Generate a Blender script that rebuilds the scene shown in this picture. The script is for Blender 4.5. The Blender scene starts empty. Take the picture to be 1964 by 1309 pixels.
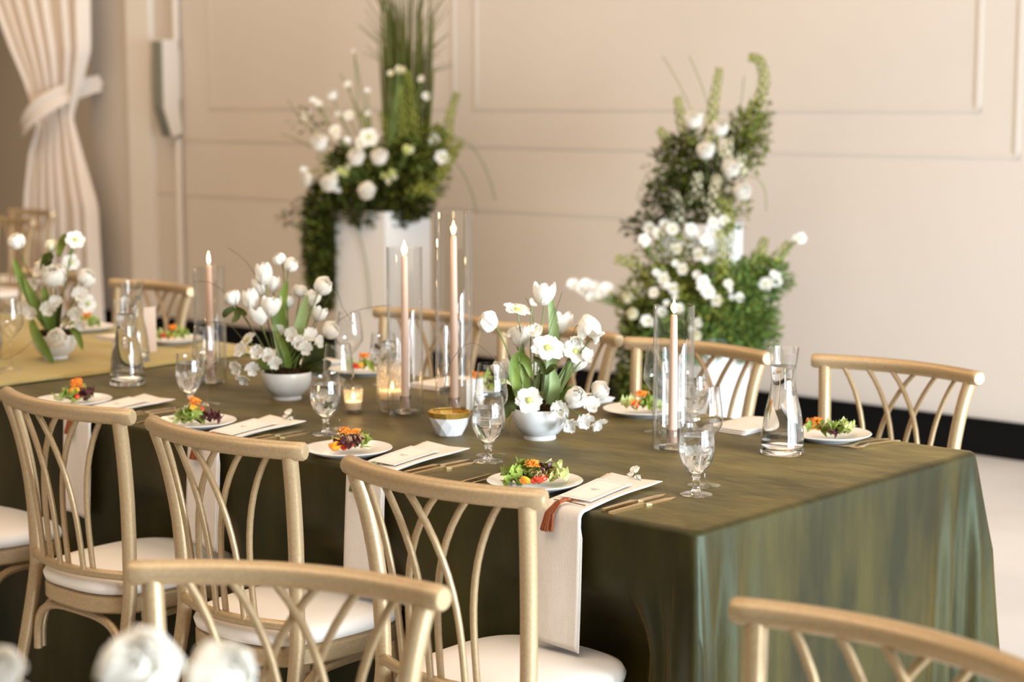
import bpy, bmesh, math, random
from mathutils import Vector, Matrix, Euler, noise
PI = math.pi
random.seed(7)
sc = bpy.context.scene
COL = sc.collection
# ---------------------------------------------------------------- camera
H = 1.60
F_PX, W_PX, H_PX = 3550.0, 1964, 1309
YAW = math.radians(41.95)
PITCH = math.radians(7.359)
cam_d = bpy.data.cameras.new('camera')
cam = bpy.data.objects.new('camera', cam_d)
COL.objects.link(cam)
cam.location = (0, 0, H)
cam.rotation_euler = (PI / 2 - PITCH, 0, YAW)
cam_d.sensor_width = 36.0
cam_d.lens = F_PX / W_PX * 36.0
cam_d.clip_start = 0.05
cam_d.dof.use_dof = True
cam_d.dof.focus_distance = 4.0
cam_d.dof.aperture_fstop = 2.9
sc.camera = cam
# ---------------------------------------------------------------- world, lights, exposure
world = bpy.data.worlds.new('world')
sc.world = world
world.use_nodes = True
bg = world.node_tree.nodes['Background']
bg.inputs[0].default_value = (1.0, 0.88, 0.74, 1)
bg.inputs[1].default_value = 0.26

def area(name, loc, target, sx, sy, power, color):
    d = bpy.data.lights.new(name, 'AREA')
    d.shape = 'RECTANGLE'; d.size = sx; d.size_y = sy
    d.energy = power; d.color = color
    o = bpy.data.objects.new(name, d)
    o.location = loc
    o.rotation_euler = (Vector(target) - Vector(loc)).to_track_quat('-Z', 'Y').to_euler()
    COL.objects.link(o)
    return o
# daylight through tall windows far to the right of the table
for i, (y, pw_) in enumerate(((1.4, 330), (3.9, 1150), (6.0, 170))):
    area('window_daylight', (4.2, y, 1.5), (-3.0, 3.4, 0.6), 2.1, 2.5, pw_, (0.80, 0.91, 1.0))
# warm ceiling lighting of the hall
area('ceiling_wash', (-6.8, 4.6, 4.9), (-6.8, 6.2, 0), 11, 3.4, 330, (1.0, 0.68, 0.39))
area('ceiling_wash_front', (-3.0, 0.4, 4.8), (-3.2, 1.4, 0.0), 6, 3, 210, (1.0, 0.80, 0.60))
area('passage_fill', (-12.0, 8.6, 3.6), (-12.0, 8.9, 0), 1.6, 0.8, 26, (1.0, 0.74, 0.48))  # added fill light, only brightens the passage behind the curtain; no fitting there
sc.view_settings.view_transform = 'Standard'
sc.view_settings.look = 'None'
sc.view_settings.exposure = -0.16
sc.view_settings.gamma = 1.0
sc.view_settings.use_curve_mapping = False
sc.cycles.use_denoising = True
sc.cycles.max_bounces = 14
sc.cycles.transmission_bounces = 14
sc.cycles.transparent_max_bounces = 32
sc.cycles.glossy_bounces = 6
sc.cycles.diffuse_bounces = 4
sc.cycles.sample_clamp_indirect = 6.0

# ---------------------------------------------------------------- materials
def mat(name, col, rough=0.6, metal=0.0, spec=0.5, sheen=0.0, sheen_col=None, sheen_rough=0.4,
        trans=0.0, ior=1.45, sss=0.0, nscale=0, ncol=None, bump=0.0, bscale=60, stretch=None,
        emis=None, estr=0, coat=0.0, sheen_var=None, spec_tint=None):
    m = bpy.data.materials.new(name)
    m.use_nodes = True
    nt = m.node_tree
    b = nt.nodes['Principled BSDF']
    I = b.inputs
    I['Base Color'].default_value = (*col, 1)
    I['Roughness'].default_value = rough
    I['Metallic'].default_value = metal
    I['Specular IOR Level'].default_value = spec
    I['IOR'].default_value = ior
    I['Transmission Weight'].default_value = trans
    I['Coat Weight'].default_value = coat
    if sheen:
        I['Sheen Weight'].default_value = sheen
        I['Sheen Roughness'].default_value = sheen_rough
        I['Sheen Tint'].default_value = (*(sheen_col or col), 1)
    if spec_tint: I['Specular Tint'].default_value = (*spec_tint, 1)
    if sss:
        I['Subsurface Weight'].default_value = sss
        I['Subsurface Radius'].default_value = (0.02, 0.012, 0.008)
        I['Subsurface Scale'].default_value = 0.6
    if emis:
        I['Emission Color'].default_value = (*emis, 1)
        I['Emission Strength'].default_value = estr
    def coords(scale, st):
        tc = nt.nodes.new('ShaderNodeTexCoord')
        mp = nt.nodes.new('ShaderNodeMapping')
        mp.inputs['Scale'].default_value = st or (1, 1, 1)
        nt.links.new(tc.outputs['Object'], mp.inputs['Vector'])
        n = nt.nodes.new('ShaderNodeTexNoise')
        n.inputs['Scale'].default_value = scale
        n.inputs['Detail'].default_value = 5
        n.inputs['Roughness'].default_value = 0.6
        nt.links.new(mp.outputs[0], n.inputs['Vector'])
        return n
    if nscale and ncol:
        n = coords(nscale, stretch)
        r = nt.nodes.new('ShaderNodeValToRGB')
        r.color_ramp.elements[0].position = 0.36
        r.color_ramp.elements[1].position = 0.66
        r.color_ramp.elements[0].color = (*col, 1)
        r.color_ramp.elements[1].color = (*ncol, 1)
        nt.links.new(n.outputs['Fac'], r.inputs[0])
        nt.links.new(r.outputs[0], I['Base Color'])
        if sheen_var:
            mr = nt.nodes.new('ShaderNodeMapRange')
            mr.inputs['From Min'].default_value = 0.32
            mr.inputs['From Max'].default_value = 0.68
            mr.inputs['To Min'].default_value = sheen_var[0]
            mr.inputs['To Max'].default_value = sheen_var[1]
            nt.links.new(n.outputs['Fac'], mr.inputs['Value'])
            nt.links.new(mr.outputs[0], I['Sheen Weight'])
    if bump:
        n = coords(bscale, stretch)
        bp = nt.nodes.new('ShaderNodeBump')
        bp.inputs['Strength'].default_value = bump
        bp.inputs['Distance'].default_value = 0.01
        nt.links.new(n.outputs['Fac'], bp.inputs['Height'])
        nt.links.new(bp.outputs[0], I['Normal'])
    return m

def thin_glass(name, tint=(0.985, 0.985, 0.98), base=0.04, rough=0.0):
    m = bpy.data.materials.new(name)
    m.use_nodes = True
    nt = m.node_tree
    nt.nodes.remove(nt.nodes['Principled BSDF'])
    out = nt.nodes['Material Output']
    tr = nt.nodes.new('ShaderNodeBsdfTransparent'); tr.inputs[0].default_value = (*tint, 1)
    gl = nt.nodes.new('ShaderNodeBsdfGlossy'); gl.inputs['Roughness'].default_value = rough
    # Schlick reflectance of a thin pane, the same from both sides
    lw = nt.nodes.new('ShaderNodeLayerWeight'); lw.inputs[0].default_value = 0.5
    pw = nt.nodes.new('ShaderNodeMath'); pw.operation = 'POWER'; pw.inputs[1].default_value = 3.0
    fr = nt.nodes.new('ShaderNodeMath'); fr.operation = 'MULTIPLY_ADD'; fr.inputs[1].default_value = 0.85; fr.inputs[2].default_value = base
    nt.links.new(lw.outputs['Facing'], pw.inputs[0])
    nt.links.new(pw.outputs[0], fr.inputs[0])
    mx = nt.nodes.new('ShaderNodeMixShader')
    nt.links.new(fr.outputs[0], mx.inputs[0])
    nt.links.new(tr.outputs[0], mx.inputs[1])
    nt.links.new(gl.outputs[0], mx.inputs[2])
    nt.links.new(mx.outputs[0], out.inputs[0])
    return m

def petal_mat(name, col, col2, tr=0.35):
    m = mat(name, col, 0.6, spec=0.2, nscale=40, ncol=col2, bump=0.05, bscale=90)
    nt = m.node_tree; out = nt.nodes['Material Output']; b = nt.nodes['Principled BSDF']
    tl = nt.nodes.new('ShaderNodeBsdfTranslucent'); tl.inputs[0].default_value = (*col2, 1)
    mx = nt.nodes.new('ShaderNodeMixShader'); mx.inputs[0].default_value = tr
    nt.links.new(b.outputs[0], mx.inputs[1]); nt.links.new(tl.outputs[0], mx.inputs[2]); nt.links.new(mx.outputs[0], out.inputs[0])
    return m
def frosted_glass(name):
    m = thin_glass(name, (0.97, 0.95, 0.92), 0.06, 0.12)
    nt = m.node_tree; out = nt.nodes['Material Output']
    prev = out.inputs[0].links[0].from_socket
    tl = nt.nodes.new('ShaderNodeBsdfTranslucent'); tl.inputs[0].default_value = (0.9, 0.87, 0.83, 1)
    mx = nt.nodes.new('ShaderNodeMixShader'); mx.inputs[0].default_value = 0.13
    nt.links.new(prev, mx.inputs[1]); nt.links.new(tl.outputs[0], mx.inputs[2]); nt.links.new(mx.outputs[0], out.inputs[0])
    return m
M = {}
M['wall'] = mat('wall_paint', (0.590, 0.545, 0.50), 0.85, bump=0.06, bscale=3, nscale=1.2, ncol=(0.575, 0.530, 0.485))
M['hall'] = mat('hall_paint', (0.60, 0.53, 0.45), 0.9, bump=0.05, bscale=4)
M['trim'] = mat('trim_paint', (0.72, 0.69, 0.65), 0.6, bump=0.03, bscale=8)
M['base'] = mat('black_baseboard', (0.004, 0.004, 0.004), 0.6, spec=0.1, bump=0.03, bscale=10)
M['floor'] = mat('polished_concrete', (0.56, 0.55, 0.54), 0.34, nscale=1.4, ncol=(0.65, 0.64, 0.63), bump=0.04, bscale=14)
M['velvet'] = mat('olive_velvet', (0.013, 0.0088, 0.0010), 0.52, spec=0.38, spec_tint=(0.76, 1.0, 0.80), sheen=0.8, sheen_col=(0.74, 0.46, 0.13), sheen_rough=0.33,
                  nscale=3.0, ncol=(0.042, 0.030, 0.0045), bump=0.22, bscale=9, stretch=(1.3, 2.6, 0.7), sheen_var=(0.13, 0.32))
M['runner'] = mat('pale_olive_cloth', (0.34, 0.26, 0.105), 0.85, spec=0.1, sheen=0.2, sheen_col=(0.8, 0.75, 0.5), nscale=6,
                  ncol=(0.38, 0.30, 0.13), bump=0.08, bscale=30)
M['gold'] = mat('champagne_gold_paint', (0.415, 0.30, 0.168), 0.36, metal=0.35, spec=0.5, nscale=140, ncol=(0.48, 0.35, 0.20), bump=0.06, bscale=260)
M['cushion'] = mat('ivory_cushion', (0.84, 0.79, 0.73), 0.55, spec=0.3, bump=0.05, bscale=40)
M['china'] = mat('white_china', (0.78, 0.77, 0.75), 0.16, spec=0.5, nscale=30, ncol=(0.80, 0.79, 0.77))
M['linen'] = mat('white_linen', (0.72, 0.66, 0.60), 0.9, spec=0.1, bump=0.25, bscale=420, nscale=90, ncol=(0.76, 0.70, 0.64), stretch=(1, 0.3, 0.3))
M['card'] = mat('ivory_card', (0.78, 0.73, 0.68), 0.8, spec=0.2, bump=0.02, bscale=200)
M['print'] = mat('grey_print', (0.42, 0.40, 0.38), 0.8, bump=0.01)
M['ink'] = mat('dark_cord', (0.05, 0.035, 0.03), 0.7, bump=0.05, bscale=300)
M['rust'] = mat('rust_tassel', (0.22, 0.052, 0.014), 0.75, nscale=300, ncol=(0.34, 0.10, 0.03), bump=0.1, bscale=500)
M['greent'] = mat('green_tassel', (0.10, 0.13, 0.045), 0.75, nscale=300, ncol=(0.22, 0.25, 0.11), bump=0.1, bscale=500)
M['cutlery'] = mat('brushed_gold', (0.66, 0.45, 0.20), 0.28, metal=1.0, nscale=200, ncol=(0.70, 0.52, 0.27), bump=0.02, bscale=300)
M['goldrim'] = mat('gold_leaf_rim', (0.58, 0.33, 0.05), 0.35, metal=0.75, nscale=60, ncol=(0.72, 0.45, 0.10), bump=0.05, bscale=90)
M['wax'] = mat('blush_wax', (0.72, 0.50, 0.385), 0.45, spec=0.4, sss=0.15, bump=0.02, bscale=60)
M['whitewax'] = mat('white_wax', (0.90, 0.78, 0.60), 0.5, sss=0.3, bump=0.02, bscale=60)
M['flame'] = mat('flame', (1, 0.7, 0.3), 0.9, emis=(1.0, 0.70, 0.32), estr=22)
M['wick'] = mat('wick', (0.03, 0.02, 0.015), 0.9, bump=0.05, bscale=200)
M['glass'] = mat('clear_glass', (1, 1, 1), 0.0, trans=1.0, ior=1.47)
M['ribglass'] = frosted_glass('ribbed_glass')
M['water'] = mat('water', (0.98, 0.99, 1.0), 0.0, trans=1.0, ior=1.33)
M['ice'] = mat('ice', (0.97, 0.99, 1.0), 0.08, trans=1.0, ior=1.25, bump=0.5, bscale=90)
M['thin'] = thin_glass('thin_clear_glass')
M['thinfoot'] = thin_glass('foot_glass', (0.97, 0.97, 0.96), 0.16, 0.05)
M['blush'] = mat('blush_card', (0.60, 0.46, 0.37), 0.8, spec=0.2, bump=0.02, bscale=200)
M['petal'] = petal_mat('white_petal', (0.90, 0.87, 0.81), (0.93, 0.91, 0.85))
M['cream'] = petal_mat('cream_petal', (0.88, 0.83, 0.66), (0.86, 0.83, 0.58))
M['lime'] = mat('lime_petal', (0.42, 0.46, 0.12), 0.6, nscale=30, ncol=(0.62, 0.62, 0.28), bump=0.05, bscale=90)
M['leaf'] = mat('leaf_green', (0.105, 0.165, 0.022), 0.5, spec=0.4, nscale=12, ncol=(0.19, 0.26, 0.05), bump=0.08, bscale=60)
M['leafpale'] = mat('pale_leaf', (0.20, 0.27, 0.10), 0.45, spec=0.4, nscale=12, ncol=(0.28, 0.36, 0.15), bump=0.08, bscale=60)
M['leafdark'] = mat('dark_leaf', (0.024, 0.030, 0.004), 0.6, spec=0.2, nscale=14, ncol=(0.062, 0.070, 0.010), bump=0.08, bscale=60)
M['leafmid'] = mat('mid_leaf', (0.095, 0.120, 0.014), 0.55, spec=0.3, nscale=10, ncol=(0.19, 0.215, 0.035), bump=0.08, bscale=60)
M['fern'] = mat('fern_green', (0.080, 0.150, 0.028), 0.55, spec=0.3, nscale=8, ncol=(0.17, 0.25, 0.055), bump=0.08, bscale=60)
M['reed'] = mat('reed_green', (0.06, 0.075, 0.012), 0.6, spec=0.3, nscale=6, ncol=(0.13, 0.13, 0.035), bump=0.05, bscale=60)
M['bells'] = mat('bells_green', (0.17, 0.195, 0.022), 0.55, nscale=16, ncol=(0.31, 0.32, 0.05), bump=0.08, bscale=60)
M['stem'] = mat('stem_green', (0.10, 0.15, 0.03), 0.5, nscale=20, ncol=(0.16, 0.21, 0.06), bump=0.05, bscale=60)
M['twig'] = mat('twig', (0.09, 0.075, 0.03), 0.7, nscale=20, ncol=(0.05, 0.05, 0.02), bump=0.1, bscale=90)
M['moss'] = mat('dark_moss', (0.018, 0.010, 0.004), 0.95, spec=0.1, nscale=60, ncol=(0.05, 0.03, 0.010), bump=0.5, bscale=90)
M['blueblossom'] = mat('cool_white_blossom', (0.74, 0.80, 0.84), 0.6, nscale=30, ncol=(0.82, 0.86, 0.86), bump=0.05, bscale=90)
M['pedestal'] = mat('white_pedestal_paint', (0.72, 0.71, 0.70), 0.5, spec=0.4, bump=0.03, bscale=12)
M['curtain'] = mat('white_voile', (0.74, 0.68, 0.63), 0.9, spec=0.05, bump=0.1, bscale=60)
M['speaker_w'] = mat('speaker_white', (0.70, 0.66, 0.62), 0.6, bump=0.1, bscale=300)
M['speaker_g'] = mat('speaker_grey', (0.20, 0.20, 0.17), 0.6, bump=0.05, bscale=60)
M['lettuce'] = mat('lettuce', (0.13, 0.22, 0.02), 0.4, spec=0.5, nscale=60, ncol=(0.36, 0.42, 0.09), bump=0.2, bscale=150)
M['lettuce_light'] = mat('pale_lettuce', (0.36, 0.42, 0.12), 0.4, spec=0.5, nscale=60, ncol=(0.55, 0.57, 0.25), bump=0.2, bscale=150)
M['radicchio'] = mat('purple_leaf', (0.05, 0.012, 0.018), 0.4, nscale=60, ncol=(0.12, 0.025, 0.03), bump=0.2, bscale=150)
M['orange'] = mat('orange_segment', (0.82, 0.28, 0.015), 0.35, spec=0.6, nscale=90, ncol=(0.90, 0.42, 0.03), bump=0.1, bscale=200)
M['tomato'] = mat('tomato', (0.50, 0.028, 0.012), 0.25, spec=0.6, nscale=60, ncol=(0.62, 0.06, 0.02), bump=0.04, bscale=90)
M['carrot'] = mat('carrot', (0.80, 0.22, 0.02), 0.5, nscale=90, ncol=(0.85, 0.34, 0.05), bump=0.1, bscale=150)
M['crumb'] = mat('crumb', (0.62, 0.48, 0.30), 0.8, nscale=90, ncol=(0.40, 0.20, 0.07), bump=0.2, bscale=150)
M['cucumber'] = mat('cucumber', (0.55, 0.58, 0.28), 0.35, nscale=40, ncol=(0.62, 0.62, 0.36), bump=0.05, bscale=150)
M['kraft'] = mat('wooden_spoon', (0.10, 0.06, 0.02), 0.6, nscale=60, ncol=(0.16, 0.09, 0.03), bump=0.1, bscale=150)

# ---------------------------------------------------------------- mesh helpers
class MB:
    def __init__(s): s.v = []; s.f = []
    def add(s, vs, fs):
        n = len(s.v)
        s.v += [tuple(v) for v in vs]
        s.f += [tuple(i + n for i in f) for f in fs]
    def box(s, a, b):
        x0, y0, z0 = a; x1, y1, z1 = b
        s.add([(x0, y0, z0), (x1, y0, z0), (x1, y1, z0), (x0, y1, z0), (x0, y0, z1), (x1, y0, z1), (x1, y1, z1), (x0, y1, z1)],
              [(0, 3, 2, 1), (4, 5, 6, 7), (0, 1, 5, 4), (1, 2, 6, 5), (2, 3, 7, 6), (3, 0, 4, 7)])
    def tube(s, path, r, seg=8, caps=True, round_end=False):
        P = [Vector(p) for p in path]
        n = len(P)
        R = list(r) if hasattr(r, '__len__') else [r] * n
        if round_end:
            d0 = (P[0] - P[1]).normalized(); d1 = (P[-1] - P[-2]).normalized()
            e = R[0] * 0.28
            P = [P[0] + d0 * 0.0, P[0] - d0 * e] + P[1:-1] + [P[-1] - d1 * e, P[-1]]
            R = [R[0] * 0.80, R[0]] + R[1:-1] + [R[-1], R[-1] * 0.80]
            n = len(P)
        t0 = (P[1] - P[0]).normalized()
        up = Vector((0, 0, 1)) if abs(t0.z) < 0.9 else Vector((1, 0, 0))
        nrm = (up - t0 * up.dot(t0)).normalized()
        vs = []
        for i in range(n):
            t = (P[min(i + 1, n - 1)] - P[max(i - 1, 0)]).normalized()
            nrm = (nrm - t * nrm.dot(t)).normalized()
            bn = t.cross(nrm)
            for k in range(seg):
                a = 2 * PI * k / seg
                vs.append(P[i] + nrm * (math.cos(a) * R[i]) + bn * (math.sin(a) * R[i]))
        fs = []
        for i in range(n - 1):
            for k in range(seg):
                k2 = (k + 1) % seg
                fs.append((i * seg + k, i * seg + k2, (i + 1) * seg + k2, (i + 1) * seg + k))
        if caps:
            fs.append(tuple(range(seg))[::-1]); fs.append(tuple((n - 1) * seg + k for k in range(seg)))
        s.add(vs, fs)
    def lathe(s, prof, seg=40, c=(0, 0, 0), rib=None):
        # prof: list of (r, z); r == 0 at the ends closes on a point
        vs = []; idx = []
        for (r, z) in prof:
            if r < 1e-6:
                idx.append([len(vs)]); vs.append((c[0], c[1], c[2] + z))
            else:
                row = []
                for k in range(seg):
                    a = 2 * PI * k / seg
                    rr = r * (1 + (rib(k, z) if rib else 0))
                    row.append(len(vs)); vs.append((c[0] + rr * math.cos(a), c[1] + rr * math.sin(a), c[2] + z))
                idx.append(row)
        fs = []
        for i in range(len(idx) - 1):
            A, B = idx[i], idx[i + 1]
            for k in range(seg):
                k2 = (k + 1) % seg
                if len(A) == 1 and len(B) == 1: continue
                if len(A) == 1: fs.append((A[0], B[k2], B[k]))
                elif len(B) == 1: fs.append((A[k], A[k2], B[0]))
                else: fs.append((A[k], A[k2], B[k2], B[k]))
        s.add(vs, fs)
    def grid(s, fn, nu, nv):
        vs = [fn(i / nu, j / nv) for i in range(nu + 1) for j in range(nv + 1)]
        fs = [(i * (nv + 1) + j, (i + 1) * (nv + 1) + j, (i + 1) * (nv + 1) + j + 1, i * (nv + 1) + j + 1) for i in range(nu) for j in range(nv)]
        s.add(vs, fs)
    def mesh(s, name, m, sharp=40, recalc=False):
        me = bpy.data.meshes.new(name)
        me.from_pydata(s.v, [], s.f)
        if recalc:
            bm = bmesh.new(); bm.from_mesh(me)
            bmesh.ops.recalc_face_normals(bm, faces=bm.faces)
            bm.to_mesh(me); bm.free()
        me.materials.append(m)
        me.polygons.foreach_set('use_smooth', [True] * len(me.polygons))
        me.update()
        try: me.set_sharp_from_angle(angle=math.radians(sharp))
        except Exception: pass
        return me

def link(name, me, parent=None, loc=None, rot=None, scale=None):
    o = bpy.data.objects.new(name, me)
    COL.objects.link(o)
    if parent: o.parent = parent
    if loc is not None: o.location = loc
    if rot is not None: o.rotation_euler = rot
    if scale is not None: o.scale = (scale,) * 3 if not hasattr(scale, '__len__') else scale
    return o
def part(name, mb, m, parent, sharp=40, recalc=True, **k):
    return link(name, mb.mesh(name, m, sharp, recalc), parent, **k)
def tag(o, label, cat, group=None, kind=None):
    o['label'] = label; o['category'] = cat
    if group: o['group'] = group
    if kind: o['kind'] = kind
    return o
def thing(name, label, cat, loc=(0, 0, 0), rz=0, group=None):
    o = bpy.data.objects.new(name, None)
    o.empty_display_size = 0.05
    COL.objects.link(o)
    o.location = loc; o.rotation_euler = (0, 0, rz)
    return tag(o, label, cat, group)
def struct(name, mb, m, sharp=40):
    o = part(name, mb, m, None, sharp)
    o['kind'] = 'structure'
    return o
def clone(o, parent=None):
    c = o.copy(); COL.objects.link(c)
    c.parent = parent
    for ch in o.children: clone(ch, c)
    return c
def dup(o, loc, rz, label):
    c = clone(o)
    c.location = loc; c.rotation_euler = (0, 0, rz); c['label'] = label
    return c
def aim(d):
    return Vector(d).to_track_quat('Z', 'Y').to_euler()

TOP = 0.763
# ---------------------------------------------------------------- setting
YW = 7.63
mb = MB(); mb.box((-16, -4, -0.08), (7, 11, 0)); struct('floor', mb, M['floor'])
mb = MB(); mb.box((-10.76, YW, 0), (5.5, YW + 0.18, 4.2)); mb.box((-13.6, YW, 3.1), (-10.76, YW + 0.18, 4.2)); mb.box((-16, YW, 0), (-13.6, YW + 0.18, 4.2))
struct('wall_back', mb, M['wall'])
mb = MB(); mb.box((-15.5, 9.2, 0), (-8.5, 9.35, 4.2)); mb.box((-10.0, YW + 0.18, 0), (-9.85, 9.2, 4.2)); struct('wall_passage', mb, M['hall'])
mb = MB(); mb.box((-10.76, YW - 0.022, 0), (5.5, YW, 0.155)); mb.box((-10.76, YW - 0.03, 0.155), (5.5, YW, 0.168)); struct('baseboard_back', mb, M['base'])
mb = MB(); mb.box((-10.28, YW - 0.045, 0.168), (-10.04, YW, 4.2)); struct('trim_1', mb, M['trim'])
def frame_bar(mb, a, b, w=0.03, d=0.0035):
    x0, z0 = a; x1, z1 = b
    if x0 == x1: d += 0.0012
    h = w / 2
    mb.box((min(x0, x1) - h, YW - d, min(z0, z1) - h), (max(x0, x1) + h, YW, max(z0, z1) + h))
    h = w / 4
    mb.box((min(x0, x1) - h, YW - d * 1.6, min(z0, z1) - h), (max(x0, x1) + h, YW - d, max(z0, z1) + h))
k = 2
for x0, x1 in ((-9.459, -7.30), (-7.13, -4.046)):
    mb = MB(); frame_bar(mb, (x0, 1.567), (x1, 1.567)); frame_bar(mb, (x0, 1.567), (x0, 3.9)); frame_bar(mb, (x1, 1.567), (x1, 3.9)); frame_bar(mb, (x0, 3.9), (x1, 3.9))
    struct('trim_%d' % k, mb, M['wall']); k += 1
mb = MB(); frame_bar(mb, (-9.74, 1.362), (-3.849, 1.362)); frame_bar(mb, (-3.849, 1.362), (-3.849, 4.1)); struct('trim_4', mb, M['wall'])
mb = MB(); frame_bar(mb, (-10.03, 1.01), (-6.0, 1.01), 0.04); struct('trim_5', mb, M['wall'])
mb = MB()
for z0, z1 in ((0.2, 1.36), (2.0, 4.1)): mb.tube([(-9.767, YW - 0.03, z0), (-9.767, YW - 0.03, z1)], 0.022, 10)
struct('trim_6', mb, M['speaker_w'])

# wall column speaker
t = thing('column_speaker', 'slim white column speaker with angled foot mounted high on the wall', 'speaker', (-9.80, YW, 0))
mb = MB(); mb.box((-0.055, -0.155, 1.56), (0.055, -0.03, 2.0))
mb.add([(-0.055, -0.155, 1.56), (0.055, -0.155, 1.56), (0.055, -0.03, 1.56), (-0.055, -0.03, 1.56), (-0.055, -0.09, 1.375), (0.055, -0.09, 1.375), (0.055, -0.01, 1.40), (-0.055, -0.01, 1.40)],
       [(0, 1, 2, 3), (4, 7, 6, 5), (0, 4, 5, 1), (1, 5, 6, 2), (2, 6, 7, 3), (3, 7, 4, 0)])
part('housing', mb, M['speaker_w'], t)
mb = MB(); mb.box((-0.045, -0.166, 1.575), (0.045, -0.155, 1.99))
mb.add([(-0.045, -0.166, 1.575), (0.045, -0.166, 1.575), (0.045, -0.155, 1.56), (-0.045, -0.155, 1.56), (-0.045, -0.104, 1.385), (0.045, -0.104, 1.385), (0.045, -0.09, 1.375), (-0.045, -0.09, 1.375)],
       [(0, 1, 2, 3), (4, 7, 6, 5), (0, 4, 5, 1), (1, 5, 6, 2), (2, 6, 7, 3), (3, 7, 4, 0)])
part('grille', mb, M['speaker_g'], t)
mb = MB(); mb.box((-0.03, -0.03, 1.62), (0.03, 0, 1.94)); part('wall_bracket', mb, M['speaker_w'], t)

# curtain
def edgeL(z):
    pts = [(0.02, -11.36), (0.9, -11.28), (1.25, -11.22), (1.45, -11.11), (1.75, -11.25), (2.4, -11.68), (3.05, -12.2)]
    for (a, xa), (b, xb) in zip(pts, pts[1:]):
        if z <= b: return xa + (xb - xa) * max(0, (z - a)) / (b - a)
    return pts[-1][1]
def edgeR(z):
    pts = [(0.02, -10.40), (0.9, -10.44), (1.30, -10.60), (1.50, -10.68), (1.68, -10.58), (1.95, -10.47), (3.05, -10.44)]
    for (a, xa), (b, xb) in zip(pts, pts[1:]):
        if z <= b: return xa + (xb - xa) * max(0, (z - a)) / (b - a)
    return pts[-1][1]
mb = MB()
def cf(u, v):
    z = 0.02 + 3.03 * u
    g = min(1, abs(z - 1.46) / 0.5)
    xl, xr = edgeL(z), edgeR(z)
    ph = v * PI * 2 * 8 + 1.2 * math.sin(v * 9)
    return (xl + (xr - xl) * v, 7.42 + (0.018 + 0.042 * g) * math.sin(ph) + 0.02 * math.sin(v * 37), z)
mb.grid(cf, 60, 150)
t = thing('curtain', 'white floor-length curtain gathered by a tieback beside the doorway', 'curtain', (0, 0, 0))
part('drape', mb, M['curtain'], t, recalc=False)
mb = MB()
for sgn in (0, 1):
    pass
def tb(u, v):
    a = -0.15 + u * 1.0
    x = -11.14 + 0.55 * u; z = 1.41 + 0.32 * u ** 1.2
    y = 7.40 - 0.15 * math.sin(PI * min(1, u * 0.90 + 0.10)) ** 0.6 + 0.20 * u ** 4
    w = 0.055 + 0.02 * math.sin(u * PI)
    return (x - 0.02 * (v - .5), y - 0.012 * math.sin(v * PI * 3), z + (v - 0.5) * 2 * w)
mb.grid(tb, 24, 10)
part('tieback', mb, M['curtain'], t, recalc=False)
mb = MB(); mb.tube([(-13.4, 7.46, 3.06), (-10.3, 7.46, 3.06)], 0.018, 10); part('curtain_rod', mb, M['speaker_w'], t)

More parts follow.
